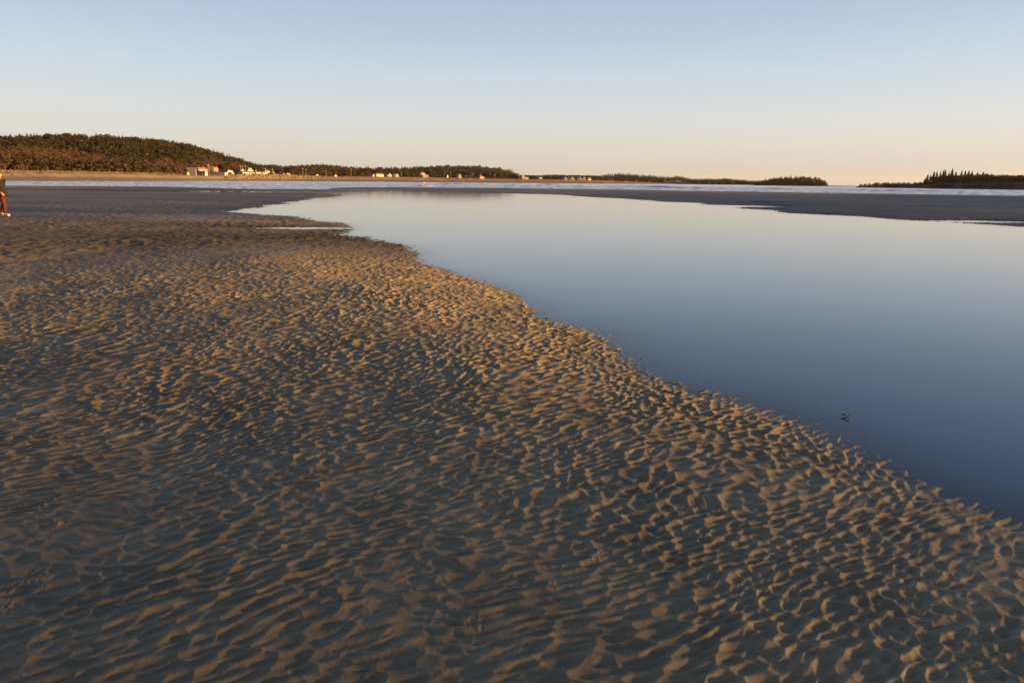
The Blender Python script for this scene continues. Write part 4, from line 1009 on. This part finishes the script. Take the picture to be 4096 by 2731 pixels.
def driftwood(label, px, q, L, rz):
    A = az_of(px); r = float(np.interp(A, main.az, main.D)) + q; p = main.pt(np.array([A]), np.array([r]))[0]
    b = Bag(); b.tube((-L/2,0,.1), (L*.1,.2,.2), .22, .18, 8); b.tube((L*.1,.2,.2), (L/2,.1,.35), .18, .07, 8); b.tube((L*.05,.2,.2), (L*.25,-.5,.6), .09, .03, 6)
    o = b.build('driftwood_log', m_pole, None, True); o.location = p; o.rotation_euler = (0, 0, rz); tag(o, label, 'driftwood')
driftwood('long driftwood log on the upper beach at the left edge', 40, 36, 7, .1)
driftwood('pale driftwood log on the sand left of the rock wall', 853, 37, 5, .4)
m_leaf = mat('brown_leaf', (0.30,0.17,0.08), 0.6); noisy(m_leaf, (0.12,0.07,0.04), (0.50,0.33,0.18), 60)
def leaf(label, px, py, L, rz, seed):
    p = ground(px, py, 0.0); n = 9; V = []; Fq = []; g = random.Random(seed)
    for i in range(n):
        t = i/(n-1); w = L*.34*math.sin(math.pi*min(t+.06, 1))**.8 + .0005; x = (t-.5)*L
        for j in range(5):
            u = (j-2)/2; V.append((x, u*w, .004 + .012*abs(u)**1.5 + .010*math.sin(t*3)*t + g.uniform(-.0006,.0006)))
    for i in range(n-1):
        for j in range(4): a = i*5+j; Fq.append((a, a+1, a+6, a+5))
    me = bpy.data.meshes.new('floating_leaf'); me.from_pydata(V, [], Fq); me.materials.append(m_leaf)
    o = link_mesh('floating_leaf', me); md = o.modifiers.new('t', 'SOLIDIFY'); md.thickness = .0015
    st = Bag(); st.tube((L/2,0,.012), (L*.75,.004,.02), .0012, .0008, 6); so = st.build('stalk', m_leaf, o)
    o.location = p; o.rotation_euler = (0, 0, rz); tag(o, label, 'leaf', 'curled leaves floating in the pool')
leaf('smaller brown curled leaf floating in the pool, upper left of the pair', 3375, 1666, .030, 2.6, 1)
leaf('larger brown curled leaf floating in the pool, lower right of the pair', 3390, 1674, .042, .5, 2)
m_stem = mat('dead_wood', (0.55,0.48,0.40), 0.9)
for (px, y0, y1, lb) in [(150,637,652,'pale bare snag standing in the russet woods of the hill'),(11,638,654,'pale bare snag in the woods at the left edge')]:
    A = az_of(px, y1); dist = float(np.interp(A, main.az, main.D)+np.interp(A, main.az, main.bw)) + 60
    z = main.pt(np.array([A]), np.array([dist]))[0]; top = reach(px, y0, dist).z
    b = Bag(); b.tube((0,0,-.5), (0,0,top-z[2]), .35, .2, 8); b.tube((0,0,(top-z[2])*.6), (1.0,0,(top-z[2])*.8), .1, .04, 6)
    o = b.build('dead_tree_trunk', m_stem, None, True); o.location = z; tag(o, lb, 'dead tree', 'dead snags in the hill woods')


# ------------------------------------------------------------------ the evening air over the bay
def haze():
    b = Bag(); b.box(-9300, 9300, -9300, 9300, -5, 95); o = b.build('haze', None); o.data.materials.clear()
    m = bpy.data.materials.new('evening_air'); m.use_nodes = True; nt = m.node_tree; nt.nodes.remove(nt.nodes['Principled BSDF'])
    v = nt.nodes.new('ShaderNodeVolumePrincipled'); v.inputs['Density'].default_value = 1.7e-5; v.inputs['Color'].default_value = (0.9,0.88,0.9,1); v.inputs['Anisotropy'].default_value = 0.3
    nt.links.new(v.outputs[0], nt.nodes['Material Output'].inputs['Volume']); o.data.materials.append(m); tag(o, 'thin evening haze over the bay', 'haze', None, 'stuff')
haze()

# broken shell on the near sand
def shells():
    g = np.random.default_rng(55); n = 420; r = 1.6 + 9*g.random(n)**1.3; a = g.uniform(R(-40), R(38), n); x, y = r*np.sin(a), r*np.cos(a)
    b_, s_ = base_height(x, y); z = b_ + ripples(x, y, s_); ok = s_ > 0.25; x, y, z = x[ok], y[ok], z[ok]; n = len(x); V = []; Fc = []
    for i in range(n):
        L = g.uniform(.0015, .0045)*(1 + .12*r[ok][i]); q = g.uniform(0, 6.28); k = len(V)
        for j in range(5):
            t = q + j*1.2566; e = L*g.uniform(.6, 1.2); V.append((x[i]+e*math.cos(t), y[i]+e*math.sin(t)*.7, z[i]+.001+.0015*(j % 2)))
        V.append((x[i], y[i], z[i]+.0035)); Fc += [(k+j, k+(j+1) % 5, k+5) for j in range(5)]
    m = mat('shell_white', (0.5,0.45,0.38), 0.6); noisy(m, (0.25,0.20,0.15), (0.75,0.68,0.58), 3)
    o = np_mesh('shell_fragments', np.array(V), np.array(Fc), [m]); tag(o, 'tiny broken shell bits scattered over the near sand', 'shell bits', kind='stuff')
shells()
